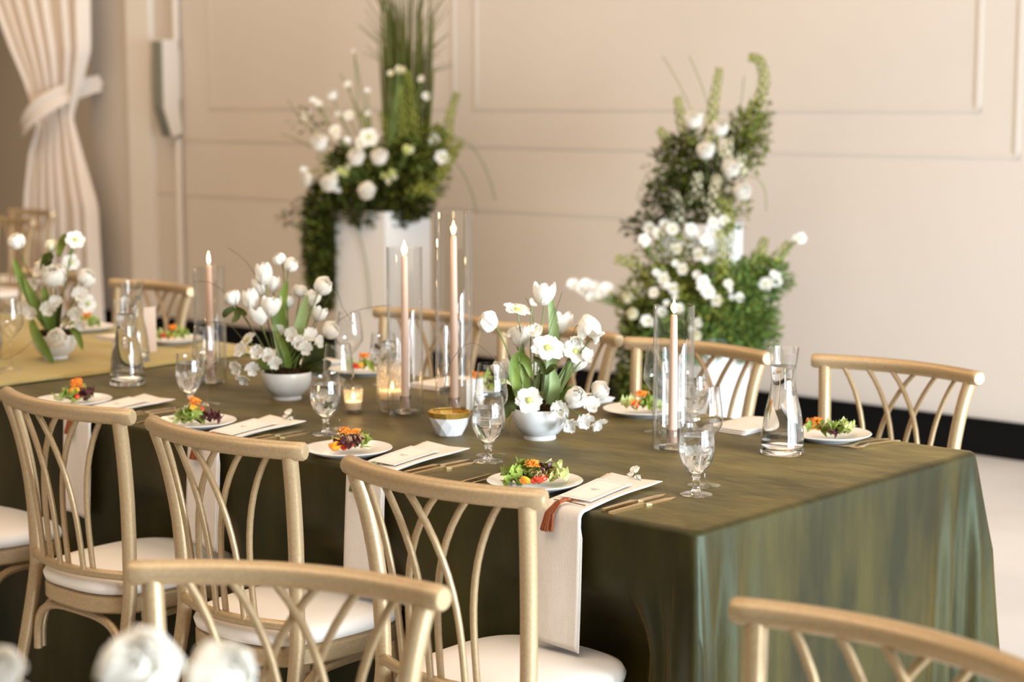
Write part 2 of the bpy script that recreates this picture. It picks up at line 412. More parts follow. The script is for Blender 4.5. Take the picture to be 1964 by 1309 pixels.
# ---------------------------------------------------------------- tablecloths
def cloth(x0, x1, y0, y1, ztop, rc, fold, N=1300, zbot=0.012, steps=16, seed=0, corner=1.0, dents=()):
    # perimeter, counter clockwise from the front left
    W_, D_ = x1 - x0, y1 - y0
    per = 2 * (W_ + D_)
    pts = []
    for i in range(N):
        s = per * i / N
        if s < W_: p = Vector((x0 + s, y0)); n = Vector((0, -1)); c = min(s, W_ - s)
        elif s < W_ + D_: q = s - W_; p = Vector((x1, y0 + q)); n = Vector((1, 0)); c = min(q, D_ - q)
        elif s < 2 * W_ + D_: q = s - W_ - D_; p = Vector((x1 - q, y1)); n = Vector((0, 1)); c = min(q, W_ - q)
        else: q = s - 2 * W_ - D_; p = Vector((x0, y1 - q)); n = Vector((-1, 0)); c = min(q, D_ - q)
        # round the corner
        cx = min(max(p.x, x0 + rc), x1 - rc); cy = min(max(p.y, y0 + rc), y1 - rc)
        d = p - Vector((cx, cy))
        if d.length > rc: 
            d = d.normalized() * rc; p = Vector((cx, cy)) + d; n = d.normalized()
        pts.append((p, n, c, s))
    V = []
    prof = [(0.02, 0.0), (0.009, -0.0012), (0.0025, -0.005), (0, -0.012)]
    for ins, dz in prof:
        for p, n, c, s in pts: V.append((p.x - n.x * ins, p.y - n.y * ins, ztop + dz + 0.0008 * noise.noise((s * 9, dz, seed))))
    for k in range(1, steps + 1):
        t = k / steps
        z = (ztop - 0.012) * (1 - t) + zbot * t
        for p, n, c, s in pts:
            g = t ** 0.75
            w = 0.010 * math.sin(s * 11 + seed) + 0.007 * math.sin(s * 23 + 1.7 + seed) + 0.004 * noise.noise((s * 20, t * 2, seed))
            w = w * fold * g + 0.075 * t ** 1.6 * abs(n.y)
            b = 0.046 * math.exp(-(c / 0.045) ** 2) - 0.026 * math.exp(-((c - 0.085) / 0.026) ** 2) + 0.016 * math.exp(-((c - 0.135) / 0.022) ** 2) - 0.016 * math.exp(-((c - 0.18) / 0.03) ** 2)
            b += 0.013 * math.sin(c * 165 + (0.6 if abs(n.y) > 0.5 else 2.2)) * math.exp(-(c / 0.10) ** 2) * (1 if abs(n.y) > 0.5 else 0.6)
            o = w + b * corner * min(1, t * 3.2) ** 0.8 * (0.6 + 0.4 * t)
            for dx, side in dents:
                if abs(n.y) > 0.5 and n.y * side > 0 and z < 0.62:
                    o -= 0.125 * math.exp(-((p.x - dx) / 0.235) ** 4) * min(1, (0.62 - z) / 0.13)
            V.append((p.x + n.x * o, p.y + n.y * o, z))
    rows = 4 + steps
    mb = MB()
    fs = []
    for r in range(rows - 1):
        for i in range(N):
            j = (i + 1) % N
            fs.append((r * N + i, (r + 1) * N + i, (r + 1) * N + j, r * N + j))
    fs.append(tuple(range(N)))
    mb.add(V, fs)
    return mb
mb = cloth(-4.745, -2.10, 2.878, 4.03, TOP, 0.03, 0.55, seed=1.3, dents=((-2.459, -1), (-3.146, -1), (-3.768, -1), (-2.592, 1), (-3.23, 1), (-3.80, 1), (-4.405, 1)))
tag(part('tablecloth', mb, M['velvet'], None, sharp=70, recalc=False), 'dark olive velvet tablecloth draped to the floor over the long dining table', 'tablecloth')
mb = cloth(-7.4, -4.76, 2.878, 4.03, TOP + 0.006, 0.03, 0.3, N=500, steps=8, seed=4.1, corner=0.0, dents=((-5.95, 1), (-6.62, 1)))
tag(part('tablecloth', mb, M['velvet'], None, sharp=70, recalc=False), 'dark velvet tablecloth under the pale olive cloth at far left', 'tablecloth')
mb = cloth(-7.42, -4.752, 2.868, 4.04, TOP + 0.014, 0.02, 0.2, N=300, zbot=TOP - 0.09 + 0.09, steps=2, seed=4.1, corner=0.0)
tag(part('table_overlay', mb, M['runner'], None, sharp=70, recalc=False), 'pale olive cloth laid over the dark one on the far left table', 'tablecloth')
TOP2 = TOP + 0.014

# ---------------------------------------------------------------- chairs
def se(n, a): 
    c, s = math.cos(a), math.sin(a)
    return math.copysign(abs(c) ** (2 / n), c), math.copysign(abs(s) ** (2 / n), s)
def make_chair():
    t = thing('dining_chair', '', 'chair')
    g = M['gold']
    def ry(x): return -0.062 * (1 - (x / 0.262) ** 2)
    mb = MB(); mb.tube([(-0.262 + 0.524 * i / 18, ry(-0.262 + 0.524 * i / 18), 0.87) for i in range(19)], 0.0205, 14, round_end=True)
    part('top_rail', mb, g, t, sharp=50)
    def lr(x): return 0.026 - 0.05 * (1 - (x / 0.195) ** 2)
    for s in (-1, 1):
        mb = MB()
        key = [(0.222, -0.06, 0), (0.207, -0.018, 0.2), (0.197, 0.022, 0.40), (0.195, 0.028, 0.49), (0.201, 0.022, 0.65), (0.214, 0.004, 0.78), (0.228, -0.016, 0.862)]
        pth = []
        for i in range(len(key) - 1):
            for q in range(3):
                u = q / 3; a, b = Vector(key[i]), Vector(key[i + 1])
                pa = Vector(key[max(i - 1, 0)]); pb = Vector(key[min(i + 2, len(key) - 1)])
                pth.append(0.5 * ((2 * a) + (b - pa) * u + (2 * pa - 5 * a + 4 * b - pb) * u * u + (3 * a - pa - 3 * b + pb) * u ** 3))
        pth.append(Vector(key[-1]))
        mb.tube([(s * p.x, p.y, p.z) for p in pth], [0.0135 + 0.004 * min(1, p.z / 0.4) for p in pth], 12)
        part('back_post', mb, g, t, sharp=50)
        mb = MB(); mb.tube([(s * 0.175, 0.385, 0), (s * 0.165, 0.36, 0.2), (s * 0.158, 0.345, 0.405)], [0.012, 0.0145, 0.016], 12)
        part('front_leg', mb, g, t)
    tops = (-0.175, -0.108, -0.038); bots = (-0.085, 0.0, 0.085)
    mb_l = []
    for s in (-1, 1):
        for xt, xb, wig in zip(tops, bots, (0.8, 1, 1)):
            pth = []
            for i in range(13):
                u = i / 12
                off = 0.0075 if s < 0 else -0.0045
                base = xb + (-0.0085)
                x = base + (xt - base) * u ** 3.2
                X = s * x
                y = (1 - u) * lr(X) + u * ry(X) + off * 1.0 * (1 if abs(u - .5) < .6 else 0)
                pth.append((X, y, 0.476 + (0.862 - 0.476) * u))
            mb = MB(); mb.tube(pth, 0.0072, 8)
            part('spindle', mb, g, t, sharp=60)
    mb = MB(); mb.tube([(-0.195 + 0.39 * i / 12, lr(-0.195 + 0.39 * i / 12), 0.472) for i in range(13)], 0.012, 10)
    part('lower_rail', mb, g, t)
    # seat frame and cushion
    cy, ax, ay = 0.20, 0.205, 0.22
    def ring(sx, z, n=3.0, N=48):
        out = []
        for i in range(N):
            c, s_ = se(n, 2 * PI * i / N)
            wd = 1 - 0.06 * (1 - s_) / 2 * 1.2
            out.append((c * ax * sx * wd, cy + s_ * ay * sx, z))
        return out
    def stack(rings):
        mb = MB(); V = []; N = len(rings[0])
        for r in rings: V += r
        fs = []
        for k in range(len(rings) - 1):
            for i in range(N):
                j = (i + 1) % N
                fs.append((k * N + i, k * N + j, (k + 1) * N + j, (k + 1) * N + i))
        fs.append(tuple(range(N))[::-1]); fs.append(tuple((len(rings) - 1) * N + i for i in range(N)))
        mb.add(V, fs); return mb
    part('seat_frame', stack([ring(0.97, 0.370), ring(1.0, 0.376), ring(1.0, 0.408), ring(0.96, 0.414)]), g, t)
    part('seat_cushion', stack([ring(0.93, 0.414), ring(1.0, 0.420), ring(1.018, 0.434), ring(0.985, 0.447), ring(0.9, 0.455), ring(0.7, 0.460), ring(0.4, 0.463), ring(0.1, 0.464)]), M['cushion'], t, sharp=80)
    # bentwood braces under the seat
    def arch(a, b, z0=0.225, z1=0.357, r=0.011):
        a, b = Vector(a), Vector(b); pts = []
        for i in range(25):
            u = i / 24
            th = PI * u
            x = 0.5 - 0.5 * math.copysign(abs(math.cos(th)) ** 0.55, math.cos(th))
            z = z0 + (z1 - z0) * abs(math.sin(th)) ** 0.6
            p = a.lerp(b, x); pts.append((p.x, p.y, z))
        mb = MB(); mb.tube(pts, r, 8); return mb
    part('brace', arch((-0.178, 0.012, 0), (0.178, 0.012, 0)), g, t)
    for s in (-1, 1): part('brace', arch((s * 0.188, 0.03, 0), (s * 0.162, 0.335, 0)), g, t)
    part('brace', arch((-0.142, 0.352, 0), (0.142, 0.352, 0)), g, t)
    return t
chair0 = make_chair()
GN = 'gold chairs along the near side of the long table'
GF = 'gold chairs along the far side of the long table'
GR = 'chairs at the nearest round table'
GB = 'chairs by the curtain'
chairs = [
 (-2.459, 2.535, 0.02, 'gold cross-spindle chair nearest the front corner of the velvet table', GN),
 (-3.146, 2.560, 0.0, 'second gold chair from the front table corner, behind the foreground rail', GN),
 (-3.768, 2.578, 0.0, 'third gold chair from the front table corner, with its arched brace showing', GN),
 (-4.42, 2.60, 0.0, 'near-side gold chair cut by the left frame edge, only its seat showing', GN),
 (-2.592, 4.452, PI, 'gold chair across the table at right, in front of the black baseboard', GF),
 (-3.230, 4.400, PI, 'gold chair across the table in front of the lower pedestal flowers', GF),
 (-3.80, 4.425, PI + 0.02, 'far-side gold chair half hidden behind the front flower bowl', GF),
 (-4.405, 4.470, PI, 'far-side gold chair seen through the two tall glass cylinders', GF),
 (-5.950, 4.470, PI, 'far-side gold chair behind the pale olive cloth and water carafes', GF),
 (-6.62, 4.47, PI, 'far-side gold chair behind the leftmost flower bowl', GF),
 (-2.095, 1.806, PI + 0.43, 'foreground gold chair at bottom centre with its blurred curved rail', GR),
 (-1.247, 2.135, PI - 0.07, 'foreground gold chair in the bottom right corner of the photo', GR),
 (-10.62, 7.02, PI, 'gold chair against the curtain, the rearmost of the two there', GB),
 (-9.95, 6.45, PI - 0.1, 'gold chair standing just in front of the chair by the curtain', GB),
]
for i, (x, y, rz, lab, gr) in enumerate(chairs):
    o = chair0 if i == 0 else clone(chair0)
    o.location = (x, y, 0); o.rotation_euler = (0, 0, rz); o['label'] = lab; o['group'] = gr

# ---------------------------------------------------------------- table ware
def glass_obj(name, prof, m, t, seg=40, rib=None):
    mb = MB(); mb.lathe(prof, seg, rib=rib)
    return part(name, mb, m, t, sharp=60)
def make_goblet():
    t = thing('water_goblet', '', 'glass')
    # foot, stem and bowl wall as one closed solid
    out = [(0, 0), (0.0345, 0), (0.0352, 0.0015), (0.033, 0.003), (0.016, 0.007), (0.0085, 0.012), (0.0065, 0.020), (0.0085, 0.029), (0.0075, 0.036), (0.012, 0.042), (0.0245, 0.056), (0.0345, 0.074), (0.0395, 0.094), (0.0392, 0.112), (0.0365, 0.134), (0.0345, 0.156), (0.0338, 0.1568)]
    inn = [(0.0330, 0.156), (0.0350, 0.134), (0.0375, 0.112), (0.0378, 0.094), (0.0328, 0.0755), (0.0225, 0.0575), (0.010, 0.048), (0, 0.046)]
    glass_obj('glass_foot', out[:5] + [(0.006, 0.0066), (0, 0.0066)], M['thinfoot'], t)
    glass_obj('glass_stem', [(0, 0.0066), (0.012, 0.0085)] + out[5:10] + [(0, 0.043)], M['glass'], t)
    glass_obj('glass_bowl', [(0, 0.0432)] + out[9:] + inn, M['thin'], t)
    w = [(0, 0.0459), (0.0101, 0.0479), (0.0226, 0.0574), (0.0329, 0.0754), (0.0379, 0.094), (0.0376, 0.112), (0.0354, 0.131), (0, 0.131)]
    glass_obj('water', w, M['water'], t)
    rnd = random.Random(3)
    for k in range(3):
        mb = MB(); q = 0.0085
        mb.box((-q, -q, -q), (q, q, q * 0.8))
        part('ice_cube', mb, M['ice'], t, loc=(0.014 * math.cos(k * 2.1), 0.014 * math.sin(k * 2.1), 0.096 + 0.006 * k), rot=(rnd.random() * 3, rnd.random() * 3, rnd.random() * 3))
    return t
def make_wine():
    t = thing('wine_glass', '', 'glass')
    pr = [(0, 0), (0.036, 0), (0.0365, 0.001), (0.034, 0.002), (0.012, 0.005), (0.0045, 0.011), (0.0035, 0.03), (0.0036, 0.085), (0.008, 0.097), (0.024, 0.112), (0.0385, 0.134), (0.0400, 0.145), (0.0375, 0.175), (0.0315, 0.222),
          (0.0308, 0.2225), (0.0368, 0.175), (0.0393, 0.145), (0.0378, 0.1345), (0.0235, 0.1128), (0.008, 0.0985), (0, 0.0975)]
    glass_obj('glass_body', pr, M['thin'], t)
    return t
def make_carafe():
    t = thing('water_carafe', '', 'carafe')
    out = [(0, 0), (0.050, 0), (0.0525, 0.003), (0.0525, 0.012), (0.0505, 0.050), (0.044, 0.100), (0.0335, 0.145), (0.0295, 0.175), (0.0305, 0.205), (0.0365, 0.256), (0.0358, 0.2565)]
    inn = [(0.0348, 0.256), (0.0288, 0.205), (0.0278, 0.175), (0.0318, 0.145), (0.0423, 0.100), (0.0488, 0.050), (0.0505, 0.020), (0.044, 0.016), (0, 0.015)]
    glass_obj('glass_base', [(0, 0), (0.050, 0), (0.0525, 0.003), (0.0525, 0.012), (0.044, 0.0145), (0, 0.0145)], M['glass'], t)
    glass_obj('glass_body', [(0.0525, 0.0122)] + out[4:] + inn[:-2], M['thin'], t)
    w = [(0, 0.0149), (0.0441, 0.0159), (0.0506, 0.020), (0.0489, 0.050), (0.0424, 0.100), (0.0319, 0.145), (0.0279, 0.175), (0.0289, 0.203), (0.0296, 0.212), (0, 0.212)]
    glass_obj('water', w, M['water'], t)
    return t
def first_or(o, used):
    if not used: used.append(1); return o
    return clone(o)
S = {'near': ['the place nearest the front table corner', 'the second near place from the front corner', 'the third near place from the front corner', 'the fourth near place from the front corner']}
gob = make_goblet(); ug = []
goblets = [
 (-2.313, 3.165, TOP, 'ice-water goblet at right front, nearest the table end'),
 (-2.893, 3.136, TOP, 'ice-water goblet left of the front flower bowl'),
 (-3.441, 3.123, TOP, 'ice-water goblet standing before the small lit votive'),
 (-4.004, 3.136, TOP, 'ice-water goblet in front of the short left candle cylinder'),
 (-4.93, 3.10, TOP2, 'ice-water goblet at the left frame edge on pale cloth'),
 (-2.79, 3.80, TOP, 'far-side water goblet seen through the short right candle cylinder'),
 (-3.93, 3.80, TOP, 'far-side water goblet behind the ribbed candle glass'),
]
for x, y, z, lab in goblets:
    o = first_or(gob, ug); o.location = (x, y, z); o.rotation_euler = (0, 0, x * 7); tag(o, lab, 'glass', 'ice-water goblets')
wine = make_wine(); uw = []
wines = [
 (-2.359, 3.256, TOP, 'empty wine glass just behind the rightmost water goblet'),
 (-2.943, 3.200, TOP, 'empty wine glass touching the front flower bowl blooms'),
 (-3.478, 3.202, TOP, 'empty wine glass behind the goblet and left of the votive'),
 (-4.042, 3.225, TOP, 'empty wine glass in front of the short left candle cylinder'),
 (-4.97, 3.20, TOP2, 'empty wine glass at the left edge on pale cloth'),
 (-2.84, 3.72, TOP, 'far-side wine glass standing left inside view of the right candle cylinder'),
 (-3.99, 3.72, TOP, 'far-side wine glass left of the ribbed candle glass'),
]
for x, y, z, lab in wines:
    o = first_or(wine, uw); o.location = (x, y, z); tag(o, lab, 'glass', 'empty wine glasses')
car = make_carafe(); uc = []
for x, y, z, lab in ((-2.443, 3.689, TOP, 'clear glass water carafe on the right end of the table'),
                     (-4.505, 3.296, TOP, 'clear water carafe on dark cloth left, the nearer of the left pair'),
                     (-4.83, 3.56, TOP2, 'clear water carafe on pale cloth, behind the other left carafe')):
    o = first_or(car, uc); o.location = (x, y, z); tag(o, lab, 'carafe', 'glass water carafes')

# candle cylinders with taper candles
def cylinder_vase(x, y, z, h, r, lab):
    t = thing('glass_cylinder', lab, 'candle holder', (x, y, z), 0, 'glass candle cylinders')
    glass_obj('glass_wall', [(0, 0.0), (r, 0.0), (r, h), (r - 0.001, h + 0.0015), (r - 0.0028, h), (r - 0.0028, 0.006), (0, 0.006)], M['thin'], t, 64)
    return t
def flame_mesh(s=1.0):
    mb = MB()
    mb.lathe([(0, 0), (0.0028 * s, 0.003 * s), (0.0048 * s, 0.010 * s), (0.0042 * s, 0.019 * s), (0.0022 * s, 0.029 * s), (0, 0.038 * s)], 14)
    return mb
def taper(x, y, z, h, lab, lean=0.0):
    t = thing('taper_candle', lab, 'candle', (x, y, z), 0, 'lit blush taper candles')
    mb = MB(); mb.lathe([(0, 0.012), (0.0105, 0.012), (0.0112, 0.03), (0.0100, h * 0.6), (0.0082, h - 0.008), (0.0062, h - 0.001), (0, h - 0.002)], 20)
    part('wax', mb, M['wax'], t)
    mb = MB(); mb.tube([(0, 0, h - 0.004), (0.0006, 0, h + 0.007)], 0.0007, 5); part('wick', mb, M['wick'], t)
    part('flame', flame_mesh(1.0), M['flame'], t, loc=(0, 0, h + 0.002))
    d = bpy.data.lights.new('candle_light', 'POINT'); d.energy = 0.55; d.color = (1, 0.62, 0.28); d.shadow_soft_size = 0.012
    l = bpy.data.objects.new('candle_light', d); COL.objects.link(l); l.parent = t; l.location = (0, 0, h + 0.055)
    return t
def holder(x, y, z, lab):
    t = thing('taper_holder', lab, 'candle holder', (x, y, z), 0, 'clear glass taper holders')
    glass_obj('foot', [(0, 0), (0.031, 0), (0.033, 0.002), (0.031, 0.006), (0.012, 0.009), (0, 0.009)], M['glass'], t, 32)
    glass_obj('cup', [(0.0, 0.0095), (0.012, 0.0095), (0.013, 0.02), (0.0155, 0.045), (0.0150, 0.0455), (0.0122, 0.045), (0.0118, 0.0115), (0.0, 0.0112)], M['glass'], t, 32)
    return t
for x, y, z, h, r, ch, nm in ((-2.663, 3.545, TOP, 0.352, 0.0495, 0.325, 'right end of the table'),
                     (-3.395, 3.545, TOP, 0.548, 0.050, 0.48, 'tallest cylinder'),
                     (-3.510, 3.475, TOP, 0.452, 0.048, 0.425, 'middle-height cylinder'),
                     (-4.336, 3.476, TOP, 0.352, 0.0470, 0.352, 'left end of the dark cloth'),
                     (-5.27, 3.30, TOP2, 0.43, 0.048, 0.40, 'left frame edge')):
    cylinder_vase(x, y, z, h, r, {'tallest cylinder': 'tallest clear glass cylinder near the table middle', 'middle-height cylinder': 'second-tallest clear glass cylinder, left of the tallest one'}.get(nm, 'shorter clear glass cylinder at the ' + nm))
    holder(x, y, z + 0.006, 'small clear glass taper holder inside the cylinder, ' + nm)
    taper(x, y, z + 0.006, ch, 'lit blush taper candle in the glass cylinder, ' + nm)

# votive, ribbed glass
t = thing('votive_candle', 'small lit votive candle in a clear glass cup', 'candle', (-3.640, 3.405, TOP))
glass_obj('glass_cup', [(0, 0), (0.022, 0), (0.0235, 0.002), (0.0275, 0.066), (0.0268, 0.067), (0.0255, 0.066), (0.0215, 0.009), (0, 0.009)], M['ribglass'], t, 32)
d = bpy.data.lights.new('candle_light', 'POINT'); d.energy = 0.16; d.color = (1, 0.6, 0.25); d.shadow_soft_size = 0.008
l = bpy.data.objects.new('candle_light', d); COL.objects.link(l); l.parent = t; l.location = (0, 0, 0.052)
mb = MB(); mb.lathe([(0, 0.0095), (0.0212, 0.0095), (0.0225, 0.028), (0.0215, 0.031), (0, 0.0305)], 24); part('wax', mb, M['whitewax'], t)
part('flame', flame_mesh(0.62), M['flame'], t, loc=(0, 0, 0.033))
t = thing('ribbed_candle_glass', 'wide ribbed glass candle holder glowing beside the tall cylinders', 'candle holder', (-3.585, 3.500, TOP))
rib = lambda k, z: 0.022 * math.cos(k * PI / 2) if z > 0.026 else 0
glass_obj('ribbed_wall', [(0, 0), (0.0345, 0), (0.036, 0.003), (0.036, 0.022), (0.042, 0.028), (0.0425, 0.032), (0.0425, 0.132), (0.0418, 0.1335), (0.039, 0.132), (0.039, 0.034), (0.033, 0.030), (0, 0.029)], M['ribglass'], t, 112, rib)
mb = MB(); mb.lathe([(0, 0.031), (0.034, 0.033), (0.0355, 0.052), (0.034, 0.055), (0, 0.054)], 24); part('wax', mb, M['whitewax'], t)
part('flame', flame_mesh(0.6), M['flame'], t, loc=(0, 0, 0.057))
d = bpy.data.lights.new('candle_light', 'POINT'); d.energy = 0.16; d.color = (1, 0.6, 0.25); d.shadow_soft_size = 0.01
l = bpy.data.objects.new('candle_light', d); COL.objects.link(l); l.parent = t; l.location = (0, 0, 0.085)

# faceted gold-rimmed bowl with small spoon
t = thing('faceted_bowl', 'white faceted bowl with broad gold rim in front of tallest cylinder', 'bowl', (-3.214, 3.338, TOP), 0.3)
mb = MB()
N = 10
def rr(r, z, off): return [(r * math.cos(2 * PI * (k + off) / N), r * math.sin(2 * PI * (k + off) / N), z) for k in range(N)]
V = rr(0.034, 0, 0) + rr(0.046, 0.026, 0.5) + rr(0.0525, 0.046, 0) + rr(0.049, 0.046, 0) + rr(0.030, 0.008, 0)
fs = [tuple(range(N))[::-1]]
for k in range(N):
    j = (k + 1) % N
    fs += [(k, j, N + k), (j, N + j, N + k), (N + k, N + j, 2 * N + j), (N + k, 2 * N + j, 2 * N + k),
           (2 * N + k, 2 * N + j, 3 * N + j, 3 * N + k), (3 * N + k, 3 * N + j, 4 * N + j, 4 * N + k)]
fs.append(tuple(4 * N + k for k in range(N)))
mb.add(V, fs); me = mb.mesh('body', M['china'], 5, True); link('body', me, t)
mb = MB(); V = rr(0.0527, 0.0462, 0) + rr(0.0555, 0.060, 0) + rr(0.0525, 0.0605, 0) + rr(0.0495, 0.0462, 0); fs = []
for r in range(4):
    for k in range(N):
        j = (k + 1) % N; fs.append((r * N + k, r * N + j, ((r + 1) % 4) * N + j, ((r + 1) % 4) * N + k))
mb.add(V, fs); link('gold_rim', mb.mesh('gold_rim', M['goldrim'], 5, True), t)
mb = MB(); mb.lathe([(0, 0.0085), (0.030, 0.0085), (0.0475, 0.044), (0.02, 0.050), (0, 0.051)], 24); part('salt', mb, M['crumb'], t)
t = thing('salt_spoon', 'tiny dark wooden spoon resting across the gold rim', 'spoon', (-3.214, 3.338, TOP + 0.0625), math.radians(42))
mb = MB(); mb.tube([(-0.042, 0, 0.0), (-0.01, 0, 0.002), (0.03, 0, 0.004)], [0.0022, 0.0018, 0.002], 6); part('handle', mb, M['kraft'], t)
mb = MB(); mb.lathe([(0, -0.001), (0.005, 0.001), (0.007, 0.005), (0.0055, 0.0085), (0, 0.010)], 12, c=(0.036, 0, 0)); part('knob', mb, M['kraft'], t)

# folded cards standing on the table
def tent(x, y, z, rz, h, w, lab, m='card'):
    t = thing('standing_card', lab, 'card', (x, y, z), rz)
    for s in (-1, 1):
        mb = MB(); c, s_ = math.cos(0.80), math.sin(0.80)
        V = []
        for q in (0, 0.0012):
            V += [(0, q, 0), (s * w * c, w * s_ + q, 0), (s * w * c, w * s_ + q, h), (0, q, h)]
        mb.add(V, [(0, 1, 2, 3), (4, 7, 6, 5), (0, 4, 5, 1), (1, 5, 6, 2), (2, 6, 7, 3), (3, 7, 4, 0)])
        part('card_leaf', mb, M[m], t)
    return t
tent(-3.425, 3.625, TOP, math.radians(40), 0.085, 0.062, 'small white folded card standing behind the tallest cylinder')
tent(-4.96, 3.70, TOP2, math.radians(45), 0.15, 0.05, 'blush table card standing behind the left water carafes', 'blush')

# ---------------------------------------------------------------- place settings
mb = MB(); mb.lathe([(0, 0), (0.062, 0), (0.064, 0.002), (0.085, 0.009), (0.1045, 0.0175), (0.1055, 0.0185), (0.1045, 0.0195), (0.084, 0.0125), (0.062, 0.006), (0, 0.0055)], 56)
plate_me = mb.mesh('plate', M['china'], 60, True)

def leaf_piece(seed, size, m, name, wav=0.35):
    rnd = random.Random(seed)
    mb = MB(); o1, o2 = rnd.random() * 10, rnd.random() * 10
    def f(u, v):
        a = v * 2 * PI; r = size * u * (0.75 + 0.22 * math.sin(a * 3 + o1) + 0.1 * math.sin(a * 7 + o2))
        return (r * math.cos(a) * 1.25, r * math.sin(a) * 0.8, size * (wav * math.sin(a * 4 + o1) * u * u + 0.25 * math.sin(a * 9 + o2) * u ** 3 + 0.3 * u * u))
    mb.grid(f, 3, 20)
    return mb.mesh(name, m, 80)
PM = {}
for k in range(3):
    PM['lettuce', k] = leaf_piece(k, 0.026, M['lettuce'], 'lettuce_leaf')
    PM['pale', k] = leaf_piece(k + 9, 0.025, M['lettuce_light'], 'lettuce_leaf')
    PM['purple', k] = leaf_piece(k + 19, 0.021, M['radicchio'], 'radicchio_leaf', 0.5)
mb = MB(); mb.lathe([(0, -0.006), (0.008, -0.005), (0.012, 0), (0.008, 0.005), (0, 0.006)], 12); PM['orange', 0] = mb.mesh('orange_segment', M['orange'], 50)
mb = MB(); mb.lathe([(0, -0.007), (0.007, -0.005), (0.0095, 0), (0.007, 0.005), (0, 0.007)], 12); PM['tomato', 0] = mb.mesh('tomato_piece', M['tomato'], 50)
mb = MB(); mb.lathe([(0, 0), (0.014, 0), (0.015, 0.002), (0.014, 0.004), (0, 0.004)], 16); PM['cucumber', 0] = mb.mesh('cucumber_slice', M['cucumber'], 50)
def shreds(m, name, n, spread, size, seed):
    rnd = random.Random(seed); mb = MB()
    for i in range(n):
        a = rnd.random() * 2 * PI; r = spread * math.sqrt(rnd.random())
        z = 0.005 + rnd.random() * 0.014; b = rnd.random() * PI; L = size * (0.5 + rnd.random())
        x, y = r * math.cos(a), r * math.sin(a)
        dx, dy = L * math.cos(b), L * math.sin(b)
        mb.tube([(x - dx, y - dy, z - 0.002), (x, y, z + 0.003), (x + dx, y + dy, z + (rnd.random() - .5) * .004)], size * 0.16, 4)
    return mb.mesh(name, m, 60)
PM['carrot', 0] = shreds(M['carrot'], 'shredded_carrot', 22, 0.013, 0.008, 1)
PM['crumb', 0] = shreds(M['crumb'], 'nut_crumbs', 40, 0.03, 0.004, 2)
PNAME = {'lettuce': 'lettuce_leaf', 'pale': 'lettuce_leaf', 'purple': 'radicchio_leaf', 'orange': 'orange_segment', 'tomato': 'tomato_piece', 'cucumber': 'cucumber_slice', 'carrot': 'shredded_carrot', 'crumb': 'nut_crumbs'}
def salad(x, y, z, recipe, seed, lab, rz):
    rnd = random.Random(seed)
    t = thing('salad', lab, 'salad', (x, y, z + 0.0065), rz, 'plated starter salads')
    for kind, n, (cx, cy), spread, zz in recipe:
        for i in range(n):
            key = (kind, i % 3) if (kind, 1) in PM else (kind, 0)
            a = rnd.random() * 2 * PI; r = spread * math.sqrt(rnd.random())
            if kind in ('lettuce', 'pale', 'purple'): rot = (rnd.uniform(-.9, .9), rnd.uniform(-.9, .9), rnd.random() * 6.3)
            elif kind in ('carrot', 'crumb'): rot = (0, 0, rnd.random() * 6.3)
            else: rot = (rnd.uniform(-.6, .6), rnd.uniform(-.6, .6), rnd.random() * 6.3)
            o = link(PNAME[kind], PM[key], t, loc=(cx + r * math.cos(a), cy + r * math.sin(a), zz + rnd.random() * 0.010 + 0.012 * (1 - min(1, math.hypot(cx, cy) / 0.05))), rot=rot, scale=rnd.uniform(0.8, 1.15))
            if kind in ('carrot', 'crumb'): o['kind'] = 'stuff'
    return t
C = YAW  # salads are arranged by the same hand: local x runs along the diner's left-right seen from the near corner
rec_lettuce = [('lettuce', 9, (-0.035, 0.0), 0.020, 0.014), ('pale', 9, (0.036, 0.005), 0.026, 0.014), ('lettuce', 3, (0.0, 0.02), 0.02, 0.014), ('orange', 2, (-0.022, -0.035), 0.008, 0.010),
               ('tomato', 6, (0.006, -0.026), 0.016, 0.010), ('carrot', 2, (-0.008, -0.002), 0.008, 0.022), ('crumb', 1, (0.02, -0.02), 0.01, 0.012), ('purple', 1, (0.03, 0.01), 0.01, 0.03)]
rec_orange = [('pale', 4, (0.0, 0.012), 0.03, 0.010), ('lettuce', 3, (0.02, 0.0), 0.03, 0.010), ('orange', 7, (-0.02, -0.018), 0.028, 0.010), ('tomato', 4, (-0.008, -0.025), 0.018, 0.008),
              ('purple', 5, (0.008, -0.012), 0.024, 0.012), ('carrot', 3, (0.0, 0.0), 0.02, 0.024), ('crumb', 2, (0.02, -0.01), 0.016, 0.014), ('cucumber', 2, (0.038, -0.014), 0.012, 0.008)]
rec_mixed = [('lettuce', 7, (-0.01, -0.008), 0.034, 0.010), ('pale', 4, (-0.02, -0.012), 0.025, 0.010), ('orange', 3, (0.0, 0.0), 0.012, 0.026), ('tomato', 3, (0.0, 0.005), 0.018, 0.024),
             ('purple', 4, (0.036, 0.0), 0.018, 0.012), ('carrot', 1, (0.0, 0.0), 0.01, 0.03), ('crumb', 1, (-0.02, 0), 0.012, 0.016)]
rec_bright = [('cucumber', 3, (-0.035, -0.012), 0.012, 0.008), ('lettuce', 4, (-0.012, -0.018), 0.02, 0.010), ('carrot', 4, (0.0, 0.006), 0.012, 0.028), ('orange', 4, (0.004, -0.004), 0.014, 0.020),
              ('tomato', 4, (0.008, -0.012), 0.02, 0.012), ('purple', 6, (0.030, 0.004), 0.018, 0.014), ('pale', 3, (0.0, 0.02), 0.03, 0.010)]
